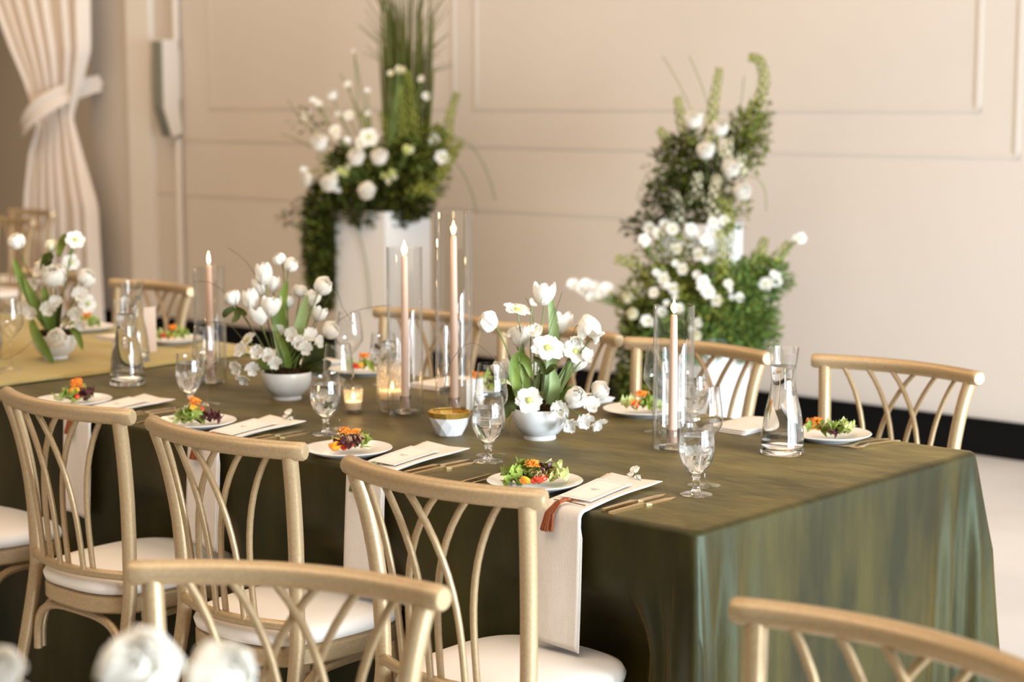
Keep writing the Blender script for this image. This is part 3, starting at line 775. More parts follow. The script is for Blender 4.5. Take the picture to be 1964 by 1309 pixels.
rec_far = [('pale', 10, (0.022, 0.0), 0.030, 0.014), ('lettuce', 5, (-0.01, 0.0), 0.035, 0.012), ('carrot', 3, (-0.03, 0.004), 0.012, 0.020), ('orange', 2, (-0.036, 0.0), 0.012, 0.014), ('purple', 2, (0.01, -0.02), 0.015, 0.010)]
rec_far2 = [('lettuce', 5, (0.02, 0.0), 0.03, 0.012), ('pale', 4, (-0.035, 0.0), 0.02, 0.014), ('tomato', 5, (-0.018, -0.012), 0.012, 0.012), ('orange', 3, (-0.01, -0.006), 0.014, 0.012), ('carrot', 2, (0.0, 0.0), 0.012, 0.022)]
plates = [
 (-2.616, 2.985, TOP, rec_lettuce, 'white plate nearest the front corner, under the big lettuce salad', 'leafy lettuce salad with red tomato pieces, nearest the front corner'),
 (-3.200, 2.975, TOP, rec_orange, 'white plate under the orange and dark leaf salad, second along near side', 'orange salad with dark leaves on the second near-side plate'),
 (-3.775, 2.972, TOP, rec_mixed, 'white plate above the second chair rail, third along near side', 'green salad topped with tomato on the third near-side plate'),
 (-4.304, 2.965, TOP, rec_bright, 'white plate furthest left on the near side, behind a chair rail', 'bright orange carrot salad with purple leaves, leftmost near-side plate'),
 (-2.455, 3.915, TOP, rec_far, 'white plate on the far side beside the right water carafe', 'frilly pale lettuce salad beside the right water carafe'),
 (-3.030, 3.895, TOP, rec_far2, 'far-side white plate just left of the right candle cylinder', 'red and green salad left of the right candle cylinder'),
 (-3.60, 3.90, TOP, rec_far, 'far-side white plate hidden between tall cylinder and front flower bowl', 'pale lettuce salad peeking out left of the front flower bowl'),
 (-4.139, 3.912, TOP, rec_far2, 'far-side white plate behind the wine glass and ribbed candle glass', 'small blurred salad behind the ribbed candle glass'),
 (-5.094, 3.917, TOP2, rec_far2, 'white plate on pale cloth right of the two left carafes', 'blurred salad on pale cloth right of the left carafes'),
 (-5.60, 3.917, TOP2, rec_far2, 'white plate on pale cloth left of the left carafes', 'blurred salad on pale cloth behind the leftmost flower bowl'),
]
for i, (x, y, z, rec, lp, ls) in enumerate(plates):
    tag(link('dinner_plate', plate_me, None, loc=(x, y, z), rot=(0, 0, i)), lp, 'plate', 'white starter plates')
    salad(x, y, z, rec, 40 + i, ls, C)

# napkins with menu cards and tassels (near side)
ORD = ['nearest the front corner', 'second along the near side', 'third along the near side', 'fourth along the near side']
def near_napkin(x, ytop, skew, drop, k, lab):
    # x = middle of the strip at the table edge, hanging end drops below the edge
    w = 0.059; ye = 2.868
    def path(u, w_, lay):
        L1 = ytop - ye; L2 = drop; L = L1 + 0.02 + L2
        s = u * L
        o = 0.0022 + lay * 0.0032
        if s < L1:
            q = 1 - s / L1
            return ye + L1 * q, TOP + o + 0.004 * q + 0.006 * math.sin(q * PI) * (w_ > 0) * w_ + 0.004 * max(0, q - 0.8) * 5 * abs(w_), q
        s -= L1
        if s < 0.02:
            a = s / 0.02 * PI / 2
            return ye - (0.008 + o) * math.sin(a), TOP - 0.008 + (0.008 + o) * math.cos(a), 0
        s -= 0.02
        return ye - 0.010 - o - 0.012 * s / L2, TOP - 0.008 - s, 0
    t = thing('napkin', lab, 'napkin', (0, 0, 0), 0, 'white linen napkins hanging over the table edge')
    for lay in (0, 1):
        mb = MB()
        def f(u, v, lay=lay):
            uu = u if lay else u * 1.0
            y, z, q = path(uu, (v - 0.5) * 2, lay)
            xx = x + (v - 0.5) * 2 * w * (1 + 0.22 * q) + skew * q + (0.010 * lay * q)
            if z < TOP - 0.03:
                z -= (0.012 * v if lay == 0 else 0) + (0.006 * v if lay == 1 else 0.0)
                xx += (0.004 if lay == 0 else 0)
                y -= 0.0025 * math.sin(v * 5 + k) * min(1, (TOP - z) * 6)
            return (xx, y, z)
        mb.grid(f, 60, 16)
        me = mb.mesh('linen_layer', M['linen'], 80)
        o = link('linen_layer', me, t)
        sm = o.modifiers.new('thick', 'SOLIDIFY'); sm.thickness = 0.0016; sm.offset = 0
    return t
def menu_card(x, y0, y1, z, skew, lab, grp='menu cards on the napkins'):
    t = thing('menu_card', lab, 'menu card', (x, y0, z), 0, grp)
    L = y1 - y0; w = 0.043
    def q(u, v, dz=0.0): return (((u - .5) * 2 * w) * (1 + 0.1 * v) + skew * v, v * L, dz + 0.004 * v)
    mb = MB(); n = 0
    V = [q(0, 0), q(1, 0), q(1, 1), q(0, 1), q(0, 0, 0.0011), q(1, 0, 0.0011), q(1, 1, 0.0011), q(0, 1, 0.0011)]
    mb.add(V, [(0, 3, 2, 1), (4, 5, 6, 7), (0, 1, 5, 4), (1, 2, 6, 5), (2, 3, 7, 6), (3, 0, 4, 7)])
    part('card', mb, M['card'], t)
    mb = MB()
    e = 0.10; ev = 0.06; tk = 0.012; tv = 0.006; h = 0.0014
    for (a, b, c, d) in ((e, ev, 1 - e, ev + tv), (e, 1 - ev - tv, 1 - e, 1 - ev), (e, ev, e + tk, 1 - ev), (1 - e - tk, ev, 1 - e, 1 - ev)):
        mb.add([q(a, b, h), q(c, b, h), q(c, d, h), q(a, d, h)], [(0, 1, 2, 3)])
    part('printed_border', mb, M['print'], t)
    mb = MB()
    for j, (a, c) in enumerate(((0.36, 0.62), (0.42, 0.58))):
        pts = [q(a + (c - a) * s / 12, 0.52 - 0.05 * j + 0.008 * math.sin(s * 2.3), h + 0.0002) for s in range(13)]
        mb.tube(pts, 0.0006, 4)
    part('printed_script', mb, M['print'], t)
    return t
def tassel(x, y, m, lab):
    t = thing('tassel', lab, 'tassel', (0, 0, 0), 0, 'tassels tied around the menu cards')
    hx, hy, hz = x, y, TOP + 0.0165
    mb = MB(); mb.tube([(hx - 0.042, hy + 0.004, TOP + 0.0095), (hx, hy, TOP + 0.012), (hx + 0.05, hy - 0.004, TOP + 0.0115)], 0.0011, 6); part('cord', mb, M['ink'], t)
    mb = MB(); mb.tube([(hx + 0.008, hy, hz - 0.002), (hx + 0.016, hy - 0.001, hz), (hx + 0.022, hy + 0.003, hz - 0.001), (hx + 0.018, hy + 0.006, hz)], 0.0016, 6); part('knot', mb, m, t)
    mb = MB(); mb.lathe([(0, -0.005), (0.0045, -0.004), (0.0062, 0), (0.0045, 0.004), (0, 0.005)], 12, c=(hx, hy, hz)); part('head', mb, m, t)
    rnd = random.Random(5); mb = MB()
    for i in range(110):
        a = rnd.random() * 2 * PI; r = math.sqrt(rnd.random())
        s = 0.5 + 0.5 * rnd.random()
        dx, dd = math.cos(a) * r, math.sin(a) * r
        pts = [(hx - 0.002 + 0.004 * dx, hy - 0.004, hz + 0.003 * dd),
               (hx - 0.006 + 0.008 * dx, 2.862 + 0.003 * dd, TOP + 0.013 + 0.003 * dd),
               (hx - 0.011 + 0.012 * dx, 2.842 + 0.004 * dd, TOP - 0.006 + 0.003 * dd),
               (hx - 0.016 + 0.018 * dx, 2.838 + 0.006 * dd, TOP - 0.040 - 0.006 * rnd.random())]
        mb.tube(pts, 0.0009, 4)
    o = part('fringe', mb, m, t); o['kind'] = 'stuff'
    return t
def knife_me():
    mb = MB()
    prof = [(0.0, 0.0035, 0.002), (0.10, 0.0048, 0.0024), (0.112, 0.003, 0.0018), (0.125, 0.0062, 0.001), (0.19, 0.0065, 0.0008), (0.215, 0.0008, 0.0006)]
    for (y, w, h), (y2, w2, h2) in zip(prof, prof[1:]):
        mb.add([(-w, y, 0), (w, y, 0), (w, y, 2 * h), (-w, y, 2 * h), (-w2, y2, 0), (w2, y2, 0), (w2, y2, 2 * h2), (-w2, y2, 2 * h2)],
               [(0, 1, 2, 3), (4, 7, 6, 5), (0, 4, 5, 1), (1, 5, 6, 2), (2, 6, 7, 3), (3, 7, 4, 0)])
    return mb.mesh('knife', M['cutlery'], 30)
def fork_me():
    mb = MB()
    prof = [(0.0, 0.0042, 0.001, 0), (0.03, 0.0032, 0.0016, 0.0015), (0.11, 0.0022, 0.0016, 0.004), (0.130, 0.006, 0.001, 0.0015), (0.145, 0.0105, 0.0009, 0.0)]
    for (y, w, h, z), (y2, w2, h2, z2) in zip(prof, prof[1:]):
        mb.add([(-w, y, z), (w, y, z), (w, y, z + 2 * h), (-w, y, z + 2 * h), (-w2, y2, z2), (w2, y2, z2), (w2, y2, z2 + 2 * h2), (-w2, y2, z2 + 2 * h2)],
               [(0, 1, 2, 3), (4, 7, 6, 5), (0, 4, 5, 1), (1, 5, 6, 2), (2, 6, 7, 3), (3, 7, 4, 0)])
    for k in range(4):
        x = -0.0090 + 0.006 * k
        mb.tube([(x, 0.143, 0.001), (x, 0.165, 0.0018), (x * 0.95, 0.186, 0.0065)], [0.0013, 0.0012, 0.0006], 5)
    return mb.mesh('fork', M['cutlery'], 30)
KN, FK = knife_me(), fork_me()
def spoon_me():
    mb = MB()
    mb.tube([(0, 0, 0.001), (0, 0.05, 0.0025), (0, 0.13, 0.0035)], [0.0035, 0.003, 0.002], 6)
    mb.grid(lambda u, v: ((v - .5) * 0.036 * math.sin(PI * min(0.98, 0.06 + u * 0.92)) ** 0.7, 0.128 + 0.055 * u, 0.001 + 0.006 * (abs(v - .5) * 2) ** 2), 8, 6)
    return mb.mesh('spoon', M['cutlery'], 60)

naps = [(-2.436, 3.178, -0.060, 0.272, M['rust'], 'rust-brown'), (-3.016, 3.180, -0.060, 0.26, M['greent'], 'green'),
        (-3.596, 3.175, -0.060, 0.25, M['rust'], 'rust-brown'), (-4.130, 3.170, -0.065, 0.25, M['rust'], 'rust-brown')]
for k, (x, yt, sk, dr, tm, tc) in enumerate(naps):
    near_napkin(x, yt, sk, dr, k, 'long white linen napkin hanging over the edge, ' + ORD[k])
    menu_card(x - 0.008, 2.915, 3.095, TOP + 0.0125, sk * 0.62, 'white bordered menu card on the napkin, ' + ORD[k])
    tassel(x - 0.003, 2.888, tm, tc + ' tassel on the napkin, ' + ORD[k])
    for dx, dy, dr_, nm in ((0.078, 2.905, 0.02, 'inner'), (0.106, 2.893, -0.01, 'outer')):
        tag(link('knife', KN, None, loc=(x + dx, dy, TOP), rot=(0, 0, dr_), scale=(1.35, 1.02, 1.5)), 'gold knife right of the napkin, %s one, %s' % (nm, ORD[k]), 'knife', 'gold knives')
    px = plates[k][0]
    for dx, nm in ((-0.128, 'inner'), (-0.156, 'outer')):
        tag(link('fork', FK, None, loc=(px + dx, 2.90, TOP), rot=(0, 0, 0.0)), 'gold fork left of the plate, %s one, %s' % (nm, ORD[k]), 'fork', 'gold forks')
# far side cutlery and napkins
for k, (px, z, nm) in enumerate(((-2.455, TOP, 'beside the right carafe plate'), (-3.03, TOP, 'at the far place behind the right cylinder'), (-5.094, TOP2, 'at the far place on pale cloth'))):
    for dx, w in ((0.085, 'inner'), (0.118, 'outer')):
        tag(link('fork', FK, None, loc=(px + dx + (0.02 if k == 0 else 0.04), 4.02, z), rot=(0, 0, PI - 0.12 - 0.05 * (w == 'outer'))), 'far-side gold fork, %s one, %s' % (w, nm), 'fork', 'gold forks')
def far_napkin(x, y, z, w, L, lab, rz=0):
    t = thing('napkin', lab, 'napkin', (x, y, z), rz, 'folded white napkins on the far side')
    for lay in range(3):
        mb = MB()
        mb.grid(lambda u, v: ((v - .5) * w * (1 - 0.03 * lay) + 0.004 * lay, (u - .5) * L + 0.004 * lay, 0.0015 + lay * 0.0042 + 0.004 * math.sin(v * PI) * (lay > 0) * u), 12, 10)
        o = link('linen_layer', mb.mesh('linen_layer', M['linen'], 80), t)
        sm = o.modifiers.new('thick', 'SOLIDIFY'); sm.thickness = 0.0026; sm.offset = 0
    return t
far_napkin(-2.715, 3.915, TOP, 0.14, 0.19, 'folded white napkin between the right cylinder and the carafe')
far_napkin(-3.80, 3.92, TOP, 0.14, 0.19, 'folded white napkin behind the two tall cylinders')
far_napkin(-3.30, 3.92, TOP, 0.14, 0.19, 'folded white napkin behind the front flower bowl')
far_napkin(-4.42, 3.92, TOP, 0.14, 0.19, 'folded white napkin behind the middle flower bowl')
far_napkin(-5.33, 3.90, TOP2, 0.14, 0.19, 'folded white napkin on pale cloth behind the left carafes')

# ---------------------------------------------------------------- flowers
def petal(mb, L, Wd, tilt, curl, az, base=(0, 0, 0), cup=0.3, nu=4, nv=3, ruff=0.0, tip=0.75, ph=0.0):
    """one petal: starts at base, leaves the axis at angle tilt, bends by curl over its length"""
    ca, sa = math.cos(az), math.sin(az)
    prof = [(0.0, 0.0)]; r = z = 0.0
    for i in range(nu):
        a = tilt + curl * (i + 0.5) / nu
        r += math.sin(a) * L / nu; z += math.cos(a) * L / nu
        prof.append((r, z))
    def f(u, v):
        i = int(round(u * nu)); r, z = prof[i]; a = tilt + curl * u
        q = (v - 0.5) * 2
        w = Wd * (math.sin(PI * (0.10 + u * tip)) ** 0.8)
        inw = cup * w * q * q
        rr_ = r - inw * math.cos(a) + ruff * L * math.sin(q * 5 + ph) * u; zz = z + inw * math.sin(a) + ruff * L * math.cos(q * 6 + ph) * u
        t = q * w
        return (base[0] + rr_ * ca - t * sa, base[1] + rr_ * sa + t * ca, base[2] + zz)
    mb.grid(f, nu, nv)
GA = 2.39996
def ranunculus(m, seed=0, n=38):
    rnd = random.Random(seed); mb = MB()
    for i in range(n):
        t = (i + 1) / n
        L = 0.016 + 0.042 * t; W_ = 0.008 + 0.012 * t
        petal(mb, L, W_, math.radians(22 + 72 * t), math.radians(-95 - 45 * t + rnd.uniform(-8, 8)), i * GA, (0, 0, 0.012 * (1 - t)), 0.35, ruff=0.03, ph=rnd.random() * 6)
    return mb.mesh('ranunculus', m, 60)
def tulip(m, open_=0.0, seed=0):
    mb = MB()
    for k in range(6):
        s = 1.0 if k % 2 else 0.93
        petal(mb, 0.060 * s, 0.019, math.radians(62 + open_ * 20), math.radians(-92 + open_ * 45), k * PI / 3 + seed, (0, 0, 0), 0.45, 6, 4, tip=0.86)
    return mb.mesh('tulip', m, 60)
def hellebore(m):
    mb = MB()
    for k in range(6):
        petal(mb, 0.034, 0.017, math.radians(72 + 8 * (k % 2)), math.radians(16), k * PI / 3 + 0.1 * (k % 3), (0, 0, 0.001 * (k % 2)), 0.18, 5, 4, ruff=0.05, tip=0.80, ph=k)
    return mb.mesh('hellebore', m, 60)
def helle_heart():
    mb = MB(); mb.lathe([(0, 0.001), (0.006, 0.001), (0.0075, 0.004), (0.005, 0.007), (0, 0.0075)], 12)
    for k in range(16):
        a = k * GA; r = 0.0045 + 0.003 * (k % 2)
        mb.tube([(r * math.cos(a), r * math.sin(a), 0.003), (1.5 * r * math.cos(a), 1.5 * r * math.sin(a), 0.0095)], 0.0006, 4)
    return mb.mesh('flower_heart', M['lime'], 60)
def sweetpea(m, seed):
    rnd = random.Random(seed); mb = MB()
    for k in range(2): petal(mb, 0.026, 0.017, math.radians(38), math.radians(30), PI * 0.5 + (k - .5) * 0.9, (0, 0, 0), 0.1, 4, 4, 0.12, 0.8, rnd.random() * 6)
    for k in range(2): petal(mb, 0.021, 0.010, math.radians(55), math.radians(-25), -PI * 0.5 + (k - .5) * 1.3, (0, 0, 0), 0.5, 4, 4, 0.10, 0.8, rnd.random() * 6)
    petal(mb, 0.015, 0.006, math.radians(30), math.radians(-40), -PI / 2, (0, 0, 0), 0.8, 3, 3)
    return mb.mesh('sweet_pea', m, 60)
BL = {
 'ranunculus': [ranunculus(M['petal'], 0), ranunculus(M['petal'], 1)],
 'ranunculus_cream': [ranunculus(M['cream'], 4)],
 'tulip': [tulip(M['petal'], 0.0), tulip(M['petal'], 0.25, 0.4)],
 'hellebore': [hellebore(M['petal'])],
 'sweet_pea_cream': [sweetpea(M['lime'], 3), sweetpea(M['cream'], 4)],
 'sweet_pea': [sweetpea(M['petal'], 1), sweetpea(M['petal'], 2), sweetpea(M['petal'], 5)],
}
HEART = helle_heart()
def blade(path, W_, m, name, fold=0.25, nv=4):
    P = [Vector(p) for p in path]; mb = MB(); n = len(P) - 1
    fine = []
    for i in range(n):
        for q in range(4):
            u = q / 4; a, b = P[i], P[i + 1]; pa = P[max(i - 1, 0)]; pb = P[min(i + 2, n)]
            fine.append(0.5 * ((2 * a) + (b - pa) * u + (2 * pa - 5 * a + 4 * b - pb) * u * u + (3 * a - pa - 3 * b + pb) * u ** 3))
    fine.append(P[-1]); N = len(fine) - 1
    def f(u, v):
        i = int(round(u * N)); p = fine[i]; t = (fine[min(i + 1, N)] - fine[max(i - 1, 0)]).normalized()
        side = t.cross(Vector((0, -1, 0)));
        side = side.normalized() if side.length > 1e-3 else Vector((1, 0, 0))
        nn = side.cross(t); q = (v - 0.5) * 2
        w = W_ * (math.sin(PI * (0.10 + 0.88 * u)) ** 0.65)
        p2 = p + side * (q * w) + nn * (fold * w * q * q)
        return tuple(p2)
    mb.grid(f, N, nv)
    return mb.mesh(name, m, 80)
def put_bloom(t, kind, head, d, sc_, root, rnd, stem=True, smat='stem', sr=0.0018):
    key = kind
    name = 'ranunculus' if kind.startswith('ranunculus') else kind.replace('_cream', '')
    me = rnd.choice(BL[key])
    o = link(name, me, t, loc=head, rot=aim(d), scale=sc_)
    if kind == 'hellebore': link('flower_heart', HEART, o)
    if stem:
        head = Vector(head); root = Vector(root); dn = Vector(d).normalized()
        mid = root.lerp(head, 0.55) + Vector((0, 0, 0.02)) - dn * 0.012
        pts = []
        for i in range(9):
            u = i / 8; pts.append(root * (1 - u) ** 2 + mid * 2 * u * (1 - u) + (head + dn * 0.002) * u * u)
        mb = MB(); mb.tube(pts, sr, 6)
        me = mb.mesh('stem', M[smat], 60)
        so = link('stem', me, o)
        mbas = Matrix.LocRotScale(o.location, o.rotation_euler.to_quaternion(), o.scale)
        so.matrix_basis = mbas.inverted()
    return o
def bowl_arr(x, y, z, lab, blooms, leaves, twigs, seed, r=0.073, h=0.080, grp='white flower bowls on the tables'):
    rnd = random.Random(seed)
    t = thing('flower_bowl', lab, 'flower arrangement', (x, y, z), YAW, grp)
    k = r / 0.073
    prof = [(0, 0), (0.040, 0), (0.041, 0.002), (0.0395, 0.010), (0.050, 0.017), (0.064, 0.034), (0.0715, 0.056), (0.0735, 0.078), (0.0725, 0.080), (0.0705, 0.078), (0.068, 0.057), (0.058, 0.036), (0.03, 0.022), (0, 0.020)]
    mb = MB(); mb.lathe([(a * k, b * h / 0.08) for a, b in prof], 56); part('bowl', mb, M['china'], t, sharp=60)
    mb = MB()
    def mo(u, v):
        a = v * 2 * PI; rr_ = (r - 0.004) * (1 - u) 
        return (rr_ * math.cos(a), rr_ * math.sin(a), h - 0.008 + 0.026 * (1 - (1 - u) ** 2) + 0.008 * noise.noise((rr_ * 40 * math.cos(a), rr_ * 40 * math.sin(a), seed)))
    mb.grid(mo, 10, 40)
    for i in range(150):
        a = rnd.random() * 6.283; q = (r - 0.005) * math.sqrt(rnd.random()); L = 0.012
        b = rnd.random() * 6.283; zz = h + 0.012 * (1 - q / r)
        mb.tube([(q * math.cos(a), q * math.sin(a), zz - 0.004), (q * math.cos(a) + L * .6 * math.cos(b), q * math.sin(a) + L * .6 * math.sin(b), zz + 0.008), (q * math.cos(a) + L * math.cos(b), q * math.sin(a) + L * math.sin(b), zz + 0.004)], 0.0012, 4)
    o = part('moss', mb, M['moss'], t, sharp=80); o['kind'] = 'stuff'
    for kind, (px, pd, pz), d, s in blooms:
        s *= 1.18
        root = (px * 0.22 + rnd.uniform(-.02, .02), pd * 0.3 + rnd.uniform(-.02, .02), h)
        put_bloom(t, kind, (px, pd, pz), d, s, root, rnd)
    for path, w, m in leaves:
        link('leaf', blade(path, w, M[m], 'leaf'), t)
    for path in twigs:
        mb = MB(); P_ = [Vector(p) for p in path]; pts = []
        n = len(P_) - 1
        for i in range(n):
            for q in range(6):
                u = q / 6; a, b = P_[i], P_[i + 1]; pa = P_[max(i - 1, 0)]; pb = P_[min(i + 2, n)]
                pts.append(0.5 * ((2 * a) + (b - pa) * u + (2 * pa - 5 * a + 4 * b - pb) * u * u + (3 * a - pa - 3 * b + pb) * u ** 3))
        pts.append(P_[-1]); mb.tube(pts, 0.0008, 5); part('twig', mb, M['twig'], t)
    return t
# blooms: kind, (right, away, up) from the bowl foot, facing direction, scale
b1 = [('tulip', (0.010, 0.0, 0.335), (0.0, 0, 1), 1.0), ('ranunculus', (-0.108, -0.02, 0.285), (-0.85, -0.2, 0.4), 0.95), ('hellebore', (-0.058, 0.0, 0.322), (0.3, -0.3, 1), 0.9),
      ('sweet_pea', (-0.022, 0.0, 0.335), (0.7, -0.3, 0.6), 0.6), ('tulip', (-0.045, 0.02, 0.222), (-0.1, 0, 1), 1.0), ('tulip', (0.052, 0.03, 0.262), (0.1, 0, 1), 0.95),
      ('hellebore', (0.018, -0.045, 0.232), (0.15, -0.6, 0.65), 1.05), ('sweet_pea', (-0.014, -0.03, 0.262), (-0.2, -0.5, 0.7), 1.0), ('tulip', (0.112, -0.01, 0.315), (0.25, -0.35, -1), 1.05),
      ('sweet_pea', (0.132, -0.02, 0.262), (0.8, -0.3, -0.6), 0.9), ('sweet_pea', (0.096, -0.02, 0.258), (-0.2, -0.5, -0.5), 0.9), ('hellebore', (0.086, -0.02, 0.222), (0.3, -0.5, 0.3), 0.85), ('sweet_pea', (0.108, -0.02, 0.205), (0.5, -0.5, 0.2), 0.9),
      ('hellebore', (-0.028, -0.085, 0.110), (-0.1, -1.0, 0.32), 0.85), ('ranunculus', (0.080, -0.055, 0.105), (0.2, -0.8, 0.4), 0.95), ('ranunculus', (0.132, -0.02, 0.112), (0.7, -0.4, 0.5), 0.85),
      ('sweet_pea', (0.050, -0.080, 0.085), (-0.2, -1, 0.0), 1.05), ('sweet_pea', (0.072, -0.085, 0.055), (0.0, -0.8, -0.5), 1.05), ('sweet_pea', (0.105, -0.07, 0.060), (0.2, -0.8, -0.3), 1.05), ('sweet_pea', (0.135, -0.05, 0.050), (0.5, -0.6, -0.5), 1.0),
      ('sweet_pea', (0.122, -0.05, 0.088), (0.3, -0.8, 0.2), 1.0), ('sweet_pea', (-0.068, 0.03, 0.25), (-0.5, -0.2, 0.6), 0.9), ('ranunculus_cream', (-0.085, 0.04, 0.150), (-0.6, 0, 0.8), 0.7),
      ('tulip', (-0.085, 0.01, 0.150), (-0.45, 0, 1), 0.85), ('tulip', (0.088, 0.035, 0.165), (0.35, 0, 1), 0.85), ('sweet_pea', (-0.012, 0.02, 0.160), (0, -0.5, 0.5), 0.9)]
l1 = [([(0.01, 0.0, 0.08), (0.030, 0.01, 0.19), (0.034, 0.01, 0.28), (0.022, 0.0, 0.372)], 0.014, 'leafpale'),
      ([(-0.03, -0.02, 0.08), (-0.062, -0.03, 0.15), (-0.058, -0.03, 0.205), (-0.035, -0.035, 0.20), (-0.022, -0.04, 0.16)], 0.015, 'leaf'),
      ([(-0.03, -0.03, 0.08), (-0.055, -0.05, 0.13), (-0.065, -0.055, 0.185)], 0.013, 'leaf'), ([(-0.02, -0.02, 0.08), (-0.038, -0.03, 0.16), (-0.052, -0.03, 0.235)], 0.010, 'leaf'),
      ([(0.02, -0.03, 0.08), (0.036, -0.045, 0.13), (0.030, -0.045, 0.185)], 0.015, 'leafpale'), ([(0.03, -0.03, 0.08), (0.06, -0.045, 0.115), (0.082, -0.05, 0.142)], 0.013, 'leaf'),
      ([(0.02, 0.02, 0.08), (0.06, 0.02, 0.15), (0.10, 0.02, 0.235)], 0.009, 'leafpale'), ([(0.0, -0.03, 0.08), (-0.012, -0.05, 0.12), (0.0, -0.05, 0.185)], 0.008, 'leafdark'),
      ([(-0.05, 0.0, 0.08), (-0.082, 0.0, 0.12), (-0.10, 0.0, 0.13)], 0.018, 'leafdark'), ([(-0.05, -0.03, 0.08), (-0.075, -0.04, 0.09), (-0.085, -0.05, 0.06)], 0.014, 'leafdark'),
      ([(0.01, -0.05, 0.17), (0.0, -0.06, 0.20), (-0.018, -0.06, 0.215)], 0.008, 'leafdark'), ([(0.012, -0.05, 0.17), (0.03, -0.06, 0.19), (0.042, -0.06, 0.185)], 0.008, 'leafdark')]
w1 = [[(-0.02, 0, 0.09), (-0.015, -0.01, 0.2), (-0.018, 0, 0.30), (-0.035, 0, 0.355)], [(0.03, -0.02, 0.09), (0.06, -0.02, 0.17), (0.082, -0.02, 0.27), (0.10, -0.03, 0.292), (0.135, -0.03, 0.29)],
      [(-0.03, 0, 0.09), (-0.11, -0.02, 0.20), (-0.17, -0.03, 0.245), (-0.22, -0.04, 0.20), (-0.245, -0.05, 0.10)], [(0.0, 0, 0.10), (0.015, 0, 0.24), (0.055, 0, 0.37)], [(-0.05, 0, 0.09), (-0.075, -0.03, 0.05), (-0.07, -0.04, 0.01)]]
bowl_arr(-3.005, 3.448, TOP, 'front white flower bowl with tulips and hellebores, nearest the table end', b1, l1, w1, 11)
b2 = [('tulip', (-0.058, 0.0, 0.325), (-0.1, 0, 1), 1.05), ('ranunculus', (-0.008, 0.0, 0.385), (-0.5, -0.3, 0.8), 0.65), ('ranunculus', (0.006, 0.0, 0.365), (0.5, -0.3, 0.8), 0.75),
      ('tulip', (-0.072, 0.03, 0.295), (-0.3, 0, 1), 0.85), ('tulip', (-0.040, 0.03, 0.300), (0.1, 0, 1), 0.8), ('tulip', (-0.038, -0.03, 0.238), (0.0, 0, 1), 1.0), ('tulip', (-0.092, -0.01, 0.255), (-0.2, 0, 1), 1.0),
      ('tulip', (-0.068, -0.02, 0.212), (-0.2, 0, 1), 1.0), ('ranunculus', (-0.145, 0.0, 0.268), (-0.3, -0.2, 1), 0.85), ('ranunculus', (0.092, -0.01, 0.305), (0.5, -0.4, 0.6), 0.95),
      ('ranunculus', (0.035, 0.03, 0.285), (0.1, 0, 1), 0.75), ('tulip', (0.068, 0.02, 0.262), (0.2, 0, 1), 0.85), ('tulip', (0.078, 0.03, 0.218), (0.4, 0, 0.8), 0.8), ('ranunculus', (0.112, -0.03, 0.185), (0.7, -0.4, 0.6), 0.9),
      ('sweet_pea', (0.028, -0.06, 0.185), (-0.4, -0.9, 0.2), 1.05), ('sweet_pea', (0.040, -0.06, 0.165), (0.2, -0.9, 0.1), 1.0), ('sweet_pea', (0.056, -0.06, 0.150), (0.3, -0.8, 0), 1.0), ('sweet_pea', (0.066, -0.05, 0.182), (0.5, -0.7, 0.3), 1.0), ('sweet_pea', (0.088, -0.05, 0.165), (0.8, -0.5, 0.1), 0.9),
      ('sweet_pea', (-0.068, -0.07, 0.135), (-0.4, -0.9, 0.3), 1.05), ('sweet_pea', (-0.045, -0.07, 0.130), (0.1, -0.9, 0.1), 1.0), ('sweet_pea', (-0.028, -0.08, 0.115), (0.3, -0.9, -0.2), 0.95),
      ('sweet_pea', (-0.118, -0.04, 0.135), (-0.6, -0.6, 0.4), 1.05), ('sweet_pea', (-0.128, -0.04, 0.095), (-0.5, -0.7, -0.2), 1.05), ('sweet_pea', (-0.112, -0.05, 0.070), (-0.3, -0.7, -0.6), 1.0), ('sweet_pea', (-0.092, -0.06, 0.095), (0.2, -0.8, -0.2), 1.0),
      ('hellebore', (-0.110, 0.0, 0.165), (-0.6, -0.4, 0.7), 0.8), ('ranunculus', (0.0, 0.04, 0.255), (0, 0, 1), 0.7), ('sweet_pea', (-0.02, 0.0, 0.19), (0, -0.8, 0.3), 0.8)]
